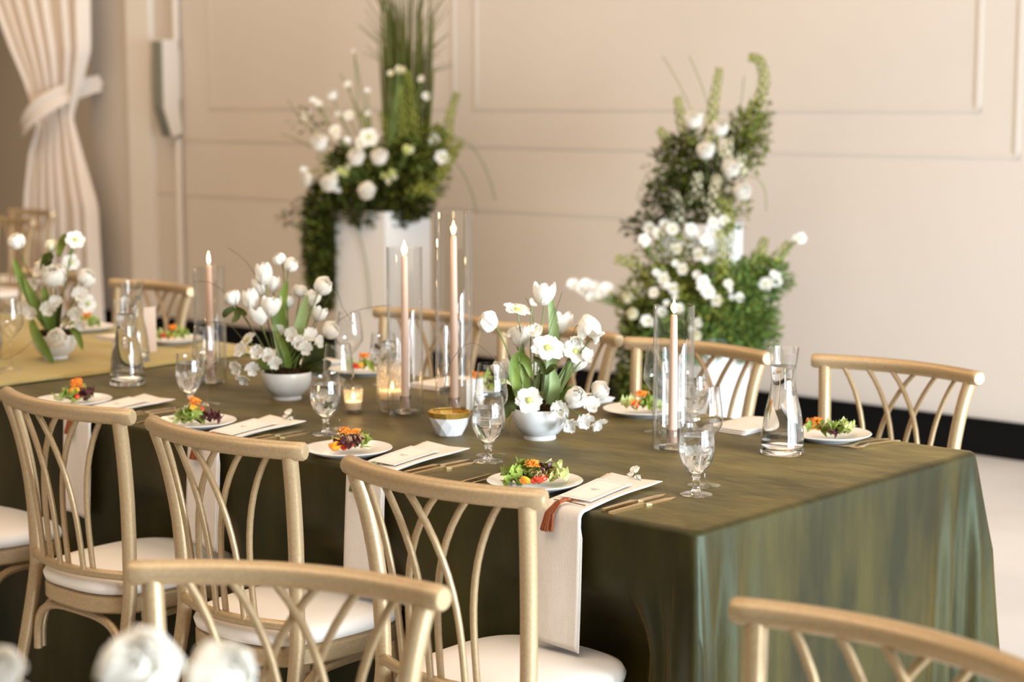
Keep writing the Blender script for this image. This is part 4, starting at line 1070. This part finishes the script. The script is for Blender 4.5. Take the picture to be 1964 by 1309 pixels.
l2 = [([(0.0, 0.0, 0.08), (-0.012, 0.0, 0.17), (-0.018, 0.0, 0.25), (0.004, 0.0, 0.335)], 0.020, 'leaf'), ([(0.02, 0.0, 0.08), (0.032, -0.02, 0.16), (0.045, -0.02, 0.23), (0.062, -0.02, 0.298)], 0.017, 'leafpale'),
      ([(0.0, -0.02, 0.08), (-0.012, -0.03, 0.14), (-0.034, -0.03, 0.225)], 0.013, 'leafpale'), ([(0.01, -0.03, 0.08), (0.004, -0.04, 0.13), (-0.022, -0.045, 0.20)], 0.011, 'leaf'),
      ([(-0.04, -0.02, 0.08), (-0.07, -0.04, 0.12), (-0.078, -0.05, 0.155)], 0.013, 'leaf'), ([(-0.145, -0.01, 0.262), (-0.165, -0.02, 0.25), (-0.175, -0.02, 0.235)], 0.010, 'leafdark'),
      ([(-0.14, -0.01, 0.262), (-0.135, -0.02, 0.24), (-0.15, -0.03, 0.222)], 0.010, 'leafdark'), ([(-0.14, -0.01, 0.26), (-0.12, -0.02, 0.25), (-0.11, -0.02, 0.240)], 0.009, 'leafdark'),
      ([(0.05, 0.0, 0.09), (0.10, 0.01, 0.14), (0.135, 0.01, 0.13)], 0.024, 'leafdark'), ([(0.05, -0.01, 0.08), (0.085, -0.02, 0.09), (0.125, 0.0, 0.105)], 0.02, 'leafdark'), ([(0.02, 0.0, 0.08), (0.03, -0.03, 0.13), (0.028, -0.03, 0.16)], 0.014, 'leafdark')]
w2 = [[(-0.04, 0, 0.09), (-0.12, 0, 0.24), (-0.20, 0, 0.325), (-0.26, 0, 0.335)], [(-0.03, 0, 0.2), (-0.07, 0, 0.32), (-0.11, 0, 0.39), (-0.16, 0, 0.43)],
      [(0.05, 0, 0.12), (0.12, -0.02, 0.20), (0.20, -0.03, 0.255), (0.30, -0.03, 0.272)], [(0.20, 0, 0.20), (0.16, 0, 0.26), (0.14, 0, 0.31), (0.10, 0, 0.25), (0.04, 0, 0.1)], [(-0.08, 0, 0.1), (-0.16, -0.02, 0.215), (-0.25, -0.03, 0.215)]]
bowl_arr(-3.95, 3.440, TOP, 'middle white flower bowl crowded with white tulips, left of the votive', b2, l2, w2, 12)
b3 = [('ranunculus', (-0.105, 0.0, 0.355), (-0.3, -0.4, 1), 1.0), ('hellebore', (0.080, -0.02, 0.385), (0.3, -0.8, 0.4), 0.79), ('ranunculus', (0.020, -0.05, 0.245), (0.0, -0.6, 0.7), 1.35), ('ranunculus', (0.092, 0.0, 0.240), (0.5, -0.3, 0.6), 1.1),
      ('sweet_pea', (-0.035, 0.0, 0.270), (-0.4, -0.6, 0.5), 1.2), ('sweet_pea', (-0.05, 0.0, 0.235), (-0.5, -0.6, 0.1), 1.1), ('ranunculus_cream', (-0.005, 0.02, 0.345), (-0.1, 0, 1), 0.8), ('hellebore', (-0.04, 0.03, 0.31), (-0.4, -0.3, 1), 0.65),
      ('hellebore', (0.062, -0.01, 0.315), (0.2, -0.8, -0.2), 0.72), ('sweet_pea', (-0.082, -0.03, 0.160), (-0.5, -0.8, 0.2), 1.1), ('sweet_pea', (-0.06, -0.04, 0.150), (-0.2, -0.8, 0), 1.1), ('sweet_pea', (0.0, -0.06, 0.165), (0, -1, 0), 1.2),
      ('sweet_pea', (0.018, -0.05, 0.185), (0.2, -1, 0.2), 1.0), ('hellebore', (0.112, -0.02, 0.180), (0.6, -0.8, 0.1), 0.79), ('sweet_pea', (0.09, -0.03, 0.205), (0.3, -0.9, 0.2), 1.2), ('sweet_pea', (0.075, -0.03, 0.150), (0.2, -0.8, -0.3), 1.2),
      ('ranunculus', (0.032, -0.095, 0.072), (0.1, -1, 0.35), 1.1), ('sweet_pea', (0.085, -0.02, 0.115), (0.3, -0.8, -0.4), 1.1)]
l3 = [([(-0.005, 0, 0.08), (-0.05, -0.02, 0.17), (-0.095, -0.02, 0.26), (-0.118, -0.02, 0.325)], 0.017, 'leaf'), ([(0.0, -0.02, 0.08), (-0.045, -0.03, 0.16), (-0.085, -0.03, 0.27)], 0.014, 'leaf'),
      ([(0.0, -0.03, 0.08), (-0.012, -0.04, 0.16), (-0.02, -0.03, 0.235)], 0.018, 'leaf'), ([(0.01, -0.02, 0.08), (0.02, -0.03, 0.15), (0.035, -0.03, 0.21)], 0.012, 'leafdark'),
      ([(-0.06, -0.05, 0.13), (-0.035, -0.095, 0.09), (-0.005, -0.11, 0.045), (0.02, -0.11, -0.0)], 0.017, 'leaf'), ([(0.06, -0.03, 0.10), (0.085, -0.05, 0.085), (0.102, -0.055, 0.035)], 0.012, 'leaf'),
      ([(0.03, 0, 0.25), (0.05, 0, 0.32), (0.075, 0, 0.37)], 0.006, 'leaf'), ([(-0.03, 0, 0.28), (-0.01, -0.01, 0.33), (0.0, -0.01, 0.32)], 0.018, 'leafdark'), ([(0.02, 0, 0.33), (0.04, -0.01, 0.385), (0.055, 0, 0.4)], 0.013, 'leafmid')]
w3 = [[(-0.04, 0, 0.09), (-0.1, -0.02, 0.03), (-0.16, -0.02, 0.0), (-0.19, -0.02, 0.02)], [(0.02, 0, 0.1), (0.0, 0.02, 0.25), (-0.03, 0.02, 0.33)]]
bowl_arr(-5.065, 3.425, TOP2, 'leftmost white flower bowl on pale olive cloth', b3, l3, w3, 13)

# small white blossoms tucked on the napkins
for k, (x, yt, sk, dr, tm, tc) in enumerate(naps):
    if k in (1, 3): continue
    t = thing('blossom_sprig', 'tiny white blossom sprig at the far end of the napkin, ' + ORD[k], 'flower', (x + sk + (0.010 if k == 0 else 0.02), yt - 0.006, TOP + 0.012), 0, 'blossom sprigs on the napkins')
    rnd = random.Random(k)
    for j, (dx, dz, s_) in enumerate(((0, 0.016, 0.62), (-0.010, 0.006, 0.5), (0.008, 0.001, 0.45))):
        link('blossom', BL['sweet_pea'][j % 3], t, loc=(dx, 0, dz - 0.004), rot=aim((dx * 20, -0.4, 0.9)), scale=s_)
    mb = MB(); mb.tube([(0.0, 0, 0.012), (0.012, -0.006, 0.002), (0.035, -0.012, -0.004)], 0.0009, 5); part('stem', mb, M['stem'], t)

# round table nearest the camera, just below the frame
t = thing('round_table', 'round table at the bottom left holding the blurred white flowers', 'table', (-1.50, 1.08, 0))
mb = MB()
N = 240; V = []
for k, (r, z) in enumerate(((0.42, 0.763), (0.445, 0.7628), (0.452, 0.757), (0.455, 0.74), (0.460, 0.5), (0.47, 0.25), (0.48, 0.012))):
    g = max(0, (0.74 - z) / 0.74)
    for i in range(N):
        a = 2 * PI * i / N; rr_ = r + 0.02 * g * math.sin(a * 14) + 0.012 * g * math.sin(a * 31)
        V.append((rr_ * math.cos(a), rr_ * math.sin(a), z))
fs = [tuple(range(N))]
for r in range(6):
    for i in range(N): fs.append((r * N + i, (r + 1) * N + i, (r + 1) * N + (i + 1) % N, r * N + (i + 1) % N))
mb.add(V, fs); part('round_tablecloth', mb, M['velvet'], t, sharp=70, recalc=False)
b4 = [('ranunculus', (-0.020, -0.03, 0.262), (0.2, -0.9, 0.6), 1.44), ('ranunculus', (0.040, 0.0, 0.240), (0.6, -0.5, 0.6), 1.30), ('hellebore', (0.070, -0.03, 0.235), (0.6, -0.6, 0.4), 0.94), ('sweet_pea', (0.02, -0.05, 0.215), (0.3, -0.9, 0.3), 1.30),
      ('ranunculus', (-0.170, 0.02, 0.250), (0.2, -0.8, 0.6), 0.83), ('ranunculus', (-0.02, -0.07, 0.195), (0.2, -0.9, 0.4), 1.22), ('tulip', (-0.13, 0.03, 0.17), (-0.3, 0, 1), 0.72), ('ranunculus', (0.065, -0.03, 0.19), (0.5, -0.7, 0.2), 1.15)]
l4 = [([(0.0, 0, 0.08), (0.05, -0.02, 0.14), (0.095, -0.03, 0.20)], 0.016, 'leaf'), ([(0, 0, 0.08), (-0.03, -0.03, 0.14), (-0.04, -0.04, 0.215)], 0.016, 'leafmid'), ([(0, 0, 0.08), (0.02, -0.03, 0.14), (0.03, -0.04, 0.2)], 0.018, 'leafmid')]
bowl_arr(-1.482, 1.118, TOP, 'blurred white flower bowl in the bottom left foreground', b4, l4, [], 14)

# ---------------------------------------------------------------- pedestals and large arrangements
def pedestal(x, y, a, h, rz, lab):
    t = thing('pedestal', lab, 'pedestal', (x, y, 0), rz, 'white flower pedestals by the wall')
    mb = MB(); b = a / 2
    mb.box((-b, -b, 0.02), (b, b, h)); part('column', mb, M['pedestal'], t)
    mb = MB(); mb.box((-b + 0.01, -b + 0.01, 0), (b - 0.01, b - 0.01, 0.02)); part('plinth', mb, M['base'], t)
    return t
pedestal(-7.13, 6.90, 0.36, 1.03, 0.06, 'left white square pedestal carrying the tall reed arrangement')
pedestal(-5.02, 6.87, 0.28, 1.055, 0.0, 'right white square pedestal, the taller one of the pair')
pedestal(-4.72, 6.48, 0.30, 0.60, 0.0, 'shorter white pedestal in front of the right tall one')

def leaves_blob(name, m, clumps, n, size, t, seed, asp=0.42, label=None):
    """many small folded leaves spread through ellipsoid clumps"""
    rnd = random.Random(seed); mb = MB()
    tot = sum(c[2] for c in clumps)
    for (c, rad, wgt) in clumps:
        for i in range(int(n * wgt / tot)):
            d = Vector((rnd.gauss(0, 1), rnd.gauss(0, 1), rnd.gauss(0, 1))).normalized() * rnd.random() ** 0.45
            p = Vector(c) + Vector((d.x * rad[0], d.y * rad[1], d.z * rad[2]))
            out = (d + Vector((rnd.uniform(-.8, .8), rnd.uniform(-.8, .8), rnd.uniform(-.5, .7)))).normalized()
            side = out.cross(Vector((rnd.uniform(-1, 1), rnd.uniform(-1, 1), 1))).normalized()
            up = side.cross(out); L = size * rnd.uniform(0.6, 1.3); w = L * asp
            mb.add([p, p + out * L * .5 + side * w * .5 + up * w * .18, p + out * L, p + out * L * .5 - side * w * .5 + up * w * .18, p + out * L * .5], [(0, 1, 4), (1, 2, 4), (0, 4, 3), (4, 2, 3)])
    o = part(name, mb, m, t, sharp=180, recalc=False); o['kind'] = 'stuff'
    return o
def spire(t, path, m, name='bell_spire', r0=0.032, size=0.022, seed=0, dens=46, as_flower=False):
    rnd = random.Random(seed); mb = MB(); P_ = [Vector(p) for p in path]; n = len(P_) - 1; pts = []
    for i in range(n):
        for q in range(8):
            u = q / 8; a, b = P_[i], P_[i + 1]; pa = P_[max(i - 1, 0)]; pb = P_[min(i + 2, n)]
            pts.append(0.5 * ((2 * a) + (b - pa) * u + (2 * pa - 5 * a + 4 * b - pb) * u * u + (3 * a - pa - 3 * b + pb) * u ** 3))
    pts.append(P_[-1])
    mb.tube(pts, 0.004, 5)
    N = len(pts) - 1
    L = sum((pts[i + 1] - pts[i]).length for i in range(N)); cnt = int(dens * L / 0.3)
    for k in range(cnt):
        u = 0.15 + 0.85 * k / cnt; i = min(N - 1, int(u * N)); p = pts[i].lerp(pts[i + 1], u * N - i)
        ax = (pts[i + 1] - pts[i]).normalized(); a = k * GA
        s1 = ax.orthogonal().normalized(); s2 = ax.cross(s1)
        d = (s1 * math.cos(a) + s2 * math.sin(a)); sc2 = (1.1 - 0.6 * u); rr_ = r0 * sc2
        c = p + d * rr_ * 0.5
        ring = []
        q1 = d.cross(ax).normalized(); q2 = ax
        for j in range(5):
            b = 2 * PI * j / 5; ring.append(c + d * rr_ * 0.5 + (q1 * math.cos(b) + q2 * math.sin(b)) * size * 0.5 * sc2)
        mb.add([c] + ring + [c + d * rr_ * 0.35], [(0, j + 1, (j + 1) % 5 + 1) for j in range(5)] + [(6, j + 1, (j + 1) % 5 + 1) for j in range(5)])
    return part(name, mb, m, t, sharp=30, recalc=False)
def big_bloom(t, kind, head, d, s, root=(0, 0, 0)):
    return put_bloom(t, kind, head, d, s, root, random.Random(int(abs(head[0] * 1000))), True, 'stem', 0.003)
# left arrangement, local x = right, y = away, z = height above pedestal top
A = thing('pedestal_arrangement', 'large arrangement with tall reeds and white globes on left pedestal', 'flower arrangement', (-7.13, 6.90, 1.03), YAW)
leaves_blob('dark_foliage', M['leafdark'], [((-0.02, 0, 0.10), (0.26, 0.17, 0.13), 5), ((0.12, 0, 0.22), (0.18, 0.14, 0.17), 3), ((-0.30, 0.0, 0.0), (0.11, 0.10, 0.16), 2), ((-0.34, 0.0, -0.22), (0.085, 0.09, 0.22), 3), ((-0.32, 0, -0.42), (0.07, 0.08, 0.12), 1.2),
            ((0.0, -0.15, -0.02), (0.20, 0.06, 0.06), 1.4), ((0.12, -0.12, 0.02), (0.16, 0.1, 0.06), 1.5), ((-0.15, 0, 0.25), (0.14, 0.1, 0.08), 1.2)], 11000, 0.040, A, 21)
leaves_blob('mid_foliage', M['leafmid'], [((0.05, 0, 0.16), (0.30, 0.18, 0.16), 4), ((0.18, 0.0, 0.30), (0.20, 0.12, 0.16), 3), ((-0.31, 0, -0.1), (0.13, 0.1, 0.2), 1.5), ((-0.34, 0, -0.38), (0.09, 0.08, 0.2), 1.3), ((-0.18, -.05, 0.18), (0.2, 0.1, 0.14), 1.2)], 4200, 0.042, A, 22)
leaves_blob('wispy_foliage', M['twig'], [((-0.46, 0, -0.04), (0.11, 0.05, 0.05), 1), ((-0.40, 0, 0.02), (0.07, 0.05, 0.05), 0.6), ((-0.38, 0, 0.48), (0.12, 0.05, 0.08), 0.5)], 170, 0.035, A, 23)
rnd = random.Random(31)
for k in range(120):
    a = rnd.uniform(-1, 1); b = rnd.uniform(-1, 1)
    h = rnd.uniform(0.75, 1.32)
    mb = MB(); x0 = 0.135 + a * 0.10
    mb.tube([(x0 * 0.6 + 0.05, b * 0.05, 0.05), (x0 + a * 0.02, b * 0.07, 0.40), (x0 + a * 0.045, b * 0.09, 0.7 * h + 0.2), (x0 + a * 0.10 + (a ** 3) * 0.05, b * 0.13, h)], [0.0042, 0.0042, 0.0034, 0.0012], 4)
    part('reed', mb, M['reed'], A, recalc=False)
for k, pth in enumerate([[(0.02, 0, 0.15), (0.04, -0.05, 0.35), (0.0, -0.06, 0.52)], [(0.12, 0, 0.15), (0.17, -0.05, 0.45), (0.14, -0.06, 0.73)], [(0.10, 0, 0.15), (0.11, -0.05, 0.45), (0.10, -0.06, 0.66)], [(0.20, -.03, 0.2), (0.33, 0, 0.33), (0.36, 0, 0.50), (0.40, 0, 0.62)],
                        [(0.18, -.05, 0.08), (0.30, -.08, 0.18), (0.38, -0.06, 0.30), (0.42, 0, 0.36)], [(0.1, -.12, 0.05), (0.22, -.15, 0.12), (0.29, -.12, 0.06)], [(0.16, 0, 0.2), (0.27, 0, 0.40), (0.31, 0, 0.45)], [(-0.02, 0, 0.2), (-0.06, 0, 0.36), (-0.10, 0, 0.52)]]):
    spire(A, pth, M['bells'], seed=k, r0=0.036, size=0.026, dens=60)
for k, (hd, d, s) in enumerate([((-0.315, -0.12, 0.345), (-0.1, -0.9, 0.3), 1.95), ((-0.125, -0.20, 0.275), (0.1, -1, 0.3), 1.95), ((-0.005, -0.20, 0.275), (0.1, -1, 0.3), 1.9), ((-0.265, -0.18, 0.145), (0, -1, 0.1), 1.95), ((-0.07, -0.23, 0.115), (0.1, -1, 0.0), 1.95),
                               ((-0.380, -0.08, 0.160), (-0.3, -0.9, 0.1), 1.5), ((-0.255, -0.06, 0.590), (-0.1, -0.8, 0.6), 1.3)]):
    big_bloom(A, 'ranunculus', hd, d, s)
for k, (hd, d, s) in enumerate([((-0.06, -0.14, 0.385), (0, -1, 0.4), 1.6), ((-0.10, -0.14, 0.36), (-.4, -1, 0.2), 1.1), ((-0.24, -0.08, 0.42), (-0.2, -0.9, 0.4), 1.0), ((-0.40, 0, 0.50), (-0.5, -0.6, 0.5), 1.0),
                               ((-0.17, -0.05, 0.50), (-0.2, -0.9, 0.5), 0.9), ((0.24, -0.05, 0.60), (0.3, -0.8, 0.4), 0.8), ((0.32, -0.08, 0.28), (0.3, -0.9, 0.2), 1.2), ((0.27, -0.03, 0.38), (0.3, -0.9, 0.2), 1.0)]):
    big_bloom(A, 'hellebore', hd, d, s)
rc_ = random.Random(8)
for k, (cx_, cz_) in enumerate([(0.16, 0.34), (0.10, 0.71), (0.05, 0.18), (-0.20, 0.22)]):
    for q in range(5):
        big_bloom(A, 'sweet_pea_cream', (cx_ + rc_.uniform(-.04, .04), -0.17 - rc_.uniform(0, .03), cz_ + rc_.uniform(-.035, .035)), (rc_.uniform(-.7, .7), -0.8, rc_.uniform(-.2, .6)), 1.0)
for k, (hd, s) in enumerate([((-0.17, -0.05, 0.65), 1.2), ((-0.08, 0, 0.62), 1.0), ((-0.22, -.05, 0.50), 1.3), ((-0.33, -.03, 0.55), 1.2), ((-0.36, -.03, 0.57), 1.0), ((-0.06, -.1, 0.5), 1.1), ((0.22, -.1, 0.68), 1.2), ((-0.14, -.05, 0.83), 0.7),
                             ((-0.22, -.12, 0.38), 1.3), ((-0.18, -.12, 0.36), 1.2), ((-0.42, -.03, 0.20), 1.2), ((-0.20, -.16, 0.19), 1.2), ((-0.23, -.14, 0.10), 1.2)]):
    big_bloom(A, 'sweet_pea', hd, (rnd.uniform(-.6, .6), -0.7, 0.5), s)
for k, pth in enumerate([[(-0.1, 0, 0.2), (-0.13, 0, 0.6), (-0.145, 0, 0.85)], [(-0.2, 0, 0.2), (-0.42, 0, 0.45), (-0.50, 0, 0.58)], [(-0.2, 0, 0.2), (-0.42, 0, 0.38), (-0.54, 0, 0.40)], [(0.3, 0, 0.35), (0.47, 0, 0.20), (0.50, 0, -0.02)], [(0.3, 0, 0.4), (0.52, 0, 0.42), (0.60, 0, 0.05)],
                        [(-0.2, -0.1, 0.05), (-0.06, -0.2, -0.15), (-0.06, -0.2, -0.52)], [(-0.3, 0, 0.1), (-0.44, 0, 0.0), (-0.46, 0, -0.15)], [(-0.05, 0, 0.3), (-0.1, 0, 0.5), (-0.22, 0, 0.72)]]):
    mb = MB(); P_ = [Vector(p) for p in pth]
    mb.tube([P_[0] * (1 - u) ** 2 + P_[1] * 2 * u * (1 - u) + P_[2] * u * u for u in [i / 12 for i in range(13)]], 0.0028, 5); part('twig', mb, M['stem'], A)
# right arrangement on the tall pedestal
B = thing('pedestal_arrangement', 'upright arrangement of white globes and green spires on right tall pedestal', 'flower arrangement', (-4.97, 6.905, 1.055), YAW)
leaves_blob('dark_foliage', M['leafdark'], [((-0.16, -0.04, 0.10), (0.17, 0.13, 0.13), 4), ((-0.12, 0, 0.28), (0.14, 0.11, 0.14), 3), ((0.12, 0, 0.34), (0.06, 0.06, 0.09), 0.9), ((0.0, -0.02, 0.18), (0.12, 0.09, 0.12), 1.6), ((-0.32, -0.05, -0.02), (0.10, 0.07, 0.06), 0.7)], 3300, 0.034, B, 24)
leaves_blob('mid_foliage', M['leafmid'], [((0.15, 0, 0.38), (0.10, 0.08, 0.16), 1.6), ((-0.14, 0, 0.2), (0.18, 0.12, 0.2), 2), ((0.04, -0.1, 0.06), (0.12, 0.08, 0.10), 1.2), ((0.2, 0, 0.45), (0.05, 0.05, 0.14), .6)], 1500, 0.034, B, 25)
for k, pth in enumerate([[(0.10, 0, 0.30), (0.16, 0, 0.46), (0.22, 0, 0.62), (0.20, 0, 0.73), (0.15, 0, 0.745)], [(-0.02, 0, 0.25), (-0.01, 0, 0.50), (0.02, 0, 0.70)], [(-0.10, 0, 0.3), (-0.15, 0, 0.46), (-0.17, 0, 0.57)], [(-0.16, 0, 0.2), (-0.20, 0, 0.35), (-0.255, 0, 0.425)],
                        [(0.12, 0, 0.25), (0.17, 0, 0.38), (0.21, 0, 0.50)], [(0.03, -.1, 0.12), (0.05, -.17, 0.0), (0.05, -.2, -0.22)]]):
    spire(B, pth, M['bells'], seed=k + 20, r0=0.034, size=0.026, dens=52)
for hd, d, s in [((-0.110, -0.14, 0.455), (-0.1, -0.9, 0.3), 1.75), ((0.005, -0.14, 0.415), (0, -0.9, 0.4), 1.60), ((-0.060, -0.19, 0.325), (-0.1, -1, 0.2), 1.70), ((0.045, -0.19, 0.245), (0.1, -1, 0.2), 1.75), ((0.095, -0.19, 0.145), (0.1, -1, 0.2), 1.75)]:
    big_bloom(B, 'ranunculus', hd, d, s)
for k, pth in enumerate([[(0.0, -.12, 0.0), (-0.01, -.13, 0.12), (0.0, -.12, 0.22)], [(-0.17, -.1, -0.03), (-0.17, -.1, 0.06), (-0.19, -.1, 0.15)], [(-0.08, -.1, 0.08), (-0.09, -.1, 0.16), (-0.08, -.1, 0.23)], [(0.04, -.05, 0.28), (0.06, -.05, 0.38)] , [(0.10, -.06, 0.22), (0.12, -.05, 0.32)]]):
    spire(B, pth, M['cream'], 'white_spire', 0.036, 0.026, k + 40, 60)
for hd, s in [((-0.20, -.16, -0.02), 0.9), ((-0.30, -.1, -0.02), 0.9), ((-0.26, -.12, -0.04), 0.9), ((-0.23, -.12, 0.0), 0.8), ((-0.12, -.18, -0.02), 0.9), ((0.0, -.18, -0.04), 0.9), ((0.03, -.18, 0.02), 0.8), ((-0.02, -.18, 0.01), 0.8)]:
    big_bloom(B, 'hellebore', hd, (rnd.uniform(-.4, .4), -0.9, 0.3), s)
for k, pth in enumerate([[(-0.05, 0, 0.35), (-0.12, 0, 0.58), (-0.24, 0, 0.75)], [(0.0, 0, 0.4), (-0.04, 0, 0.6), (-0.12, 0, 0.75)], [(0.1, 0, 0.35), (0.12, 0, 0.55), (0.13, 0, 0.66)], [(0.1, 0, 0.2), (0.25, 0, 0.25), (0.24, 0, 0.05)], [(-0.1, 0, 0.2), (-0.3, 0, 0.35), (-0.35, 0, 0.1)]]):
    mb = MB(); P_ = [Vector(p) for p in pth]
    mb.tube([P_[0] * (1 - u) ** 2 + P_[1] * 2 * u * (1 - u) + P_[2] * u * u for u in [i / 12 for i in range(13)]], 0.002, 5); part('twig', mb, M['stem'], B)
# lower arrangement on the short pedestal
L_ = thing('pedestal_arrangement', 'spreading ferny arrangement with white stars on the shorter right pedestal', 'flower arrangement', (-4.72, 6.48, 0.60), YAW)
leaves_blob('fern_foliage', M['fern'], [((0.08, -0.05, 0.12), (0.24, 0.15, 0.20), 5), ((0.19, -0.05, 0.02), (0.14, 0.12, 0.13), 2.6), ((0.25, 0, 0.24), (0.14, 0.1, 0.10), 1.6), ((-0.05, -0.15, 0.02), (0.22, 0.1, 0.13), 2.4)], 8500, 0.032, L_, 26)
leaves_blob('mid_foliage', M['leafmid'], [((-0.12, -0.05, 0.14), (0.26, 0.14, 0.18), 4), ((-0.27, -0.08, -0.1), (0.09, 0.1, 0.28), 1.6), ((-0.13, -0.08, 0.34), (0.17, 0.08, 0.09), 1.0), ((0.0, -0.1, 0.1), (0.25, 0.15, 0.2), 2)], 3800, 0.034, L_, 27)
leaves_blob('dark_foliage', M['leafdark'], [((0.0, 0.0, 0.06), (0.27, 0.12, 0.16), 3), ((-0.27, -0.05, -0.16), (0.10, 0.1, 0.32), 3.2), ((-0.24, -0.02, -0.48), (0.12, 0.1, 0.12), 1)], 5000, 0.034, L_, 28)
leaves_blob('yellow_foliage', M['bells'], [((-0.14, -.1, 0.24), (0.12, 0.06, 0.06), 1.2), ((-0.06, -.15, 0.12), (0.16, 0.06, 0.10), 1.6), ((-0.3, -.05, 0.10), (0.07, 0.05, 0.1), 0.7)], 900, 0.036, L_, 29)
for k, pth in enumerate([[(0.04, -.1, 0.05), (0.07, -.15, 0.28), (0.06, -.1, 0.46)], [(0.15, -.05, 0.2), (0.24, 0, 0.33), (0.27, 0, 0.42)], [(0.2, -.05, 0.25), (0.32, 0, 0.33), (0.38, 0, 0.40)], [(-0.2, -.05, 0.2), (-0.3, -.05, 0.31), (-0.38, -.05, 0.33)]]):
    spire(L_, pth, M['bells'], seed=k + 60, r0=0.036, size=0.026, dens=46)
r9 = random.Random(77)
for k, (hd, s) in enumerate([((-0.02, -.2, 0.25), 1.5), ((0.0, -.22, 0.21), 1.5), ((0.04, -.2, 0.17), 1.3), ((-0.18, -.15, 0.26), 1.4), ((-0.14, -.17, 0.22), 1.3), ((-0.22, -.15, 0.20), 1.2), ((-0.10, -.15, 0.30), 1.3), ((0.09, -.18, 0.24), 1.0), ((-0.19, -.17, 0.12), 1.2),
                             ((-0.25, -.15, 0.08), 1.3), ((-0.12, -.2, 0.14), 1.1), ((0.14, -.15, 0.18), 1.1), ((0.26, -.08, 0.23), 1.5), ((0.31, -.05, 0.24), 1.3), ((-0.03, -.12, 0.36), 1.4), ((0.0, -.1, 0.42), 1.4), ((-0.12, -.1, 0.38), 1.3), ((-0.26, -.1, 0.42), 1.3), ((0.42, 0, 0.42), 1.2), ((-0.04, -.22, 0.08), 1.1)]):
    big_bloom(L_, 'hellebore', (hd[0], hd[1] - 0.03, hd[2]), (r9.uniform(-.6, .6), -0.9, r9.uniform(-.1, .5)), s * 0.62)
    big_bloom(L_, 'sweet_pea', (hd[0] + r9.uniform(-.04, .04), hd[1] - 0.03, hd[2] + r9.uniform(-.04, .04)), (r9.uniform(-.6, .6), -0.9, r9.uniform(-.1, .5)), s * 0.7)
for hd, k_ in [((-0.33, -.1, 0.17), 'ranunculus_cream'), ((-0.05, -.22, 0.02), 'ranunculus_cream'), ((-0.31, -.12, 0.10), 'ranunculus_cream')]:
    big_bloom(L_, k_, hd, (0, -1, 0.2), 1.1)
for k, hd in enumerate([(-0.56, -.1, 0.215), (-0.53, -.1, 0.20), (-0.50, -.1, 0.19), (-0.51, -.1, 0.215), (-0.47, -.1, 0.205), (-0.44, -.1, 0.175), (-0.48, -.1, 0.165), (-0.42, -.1, 0.20)]):
    o = big_bloom(L_, 'sweet_pea', hd, (r9.uniform(-.6, .3), -0.8, 0.4), 1.5, (-0.1, 0, 0.0))
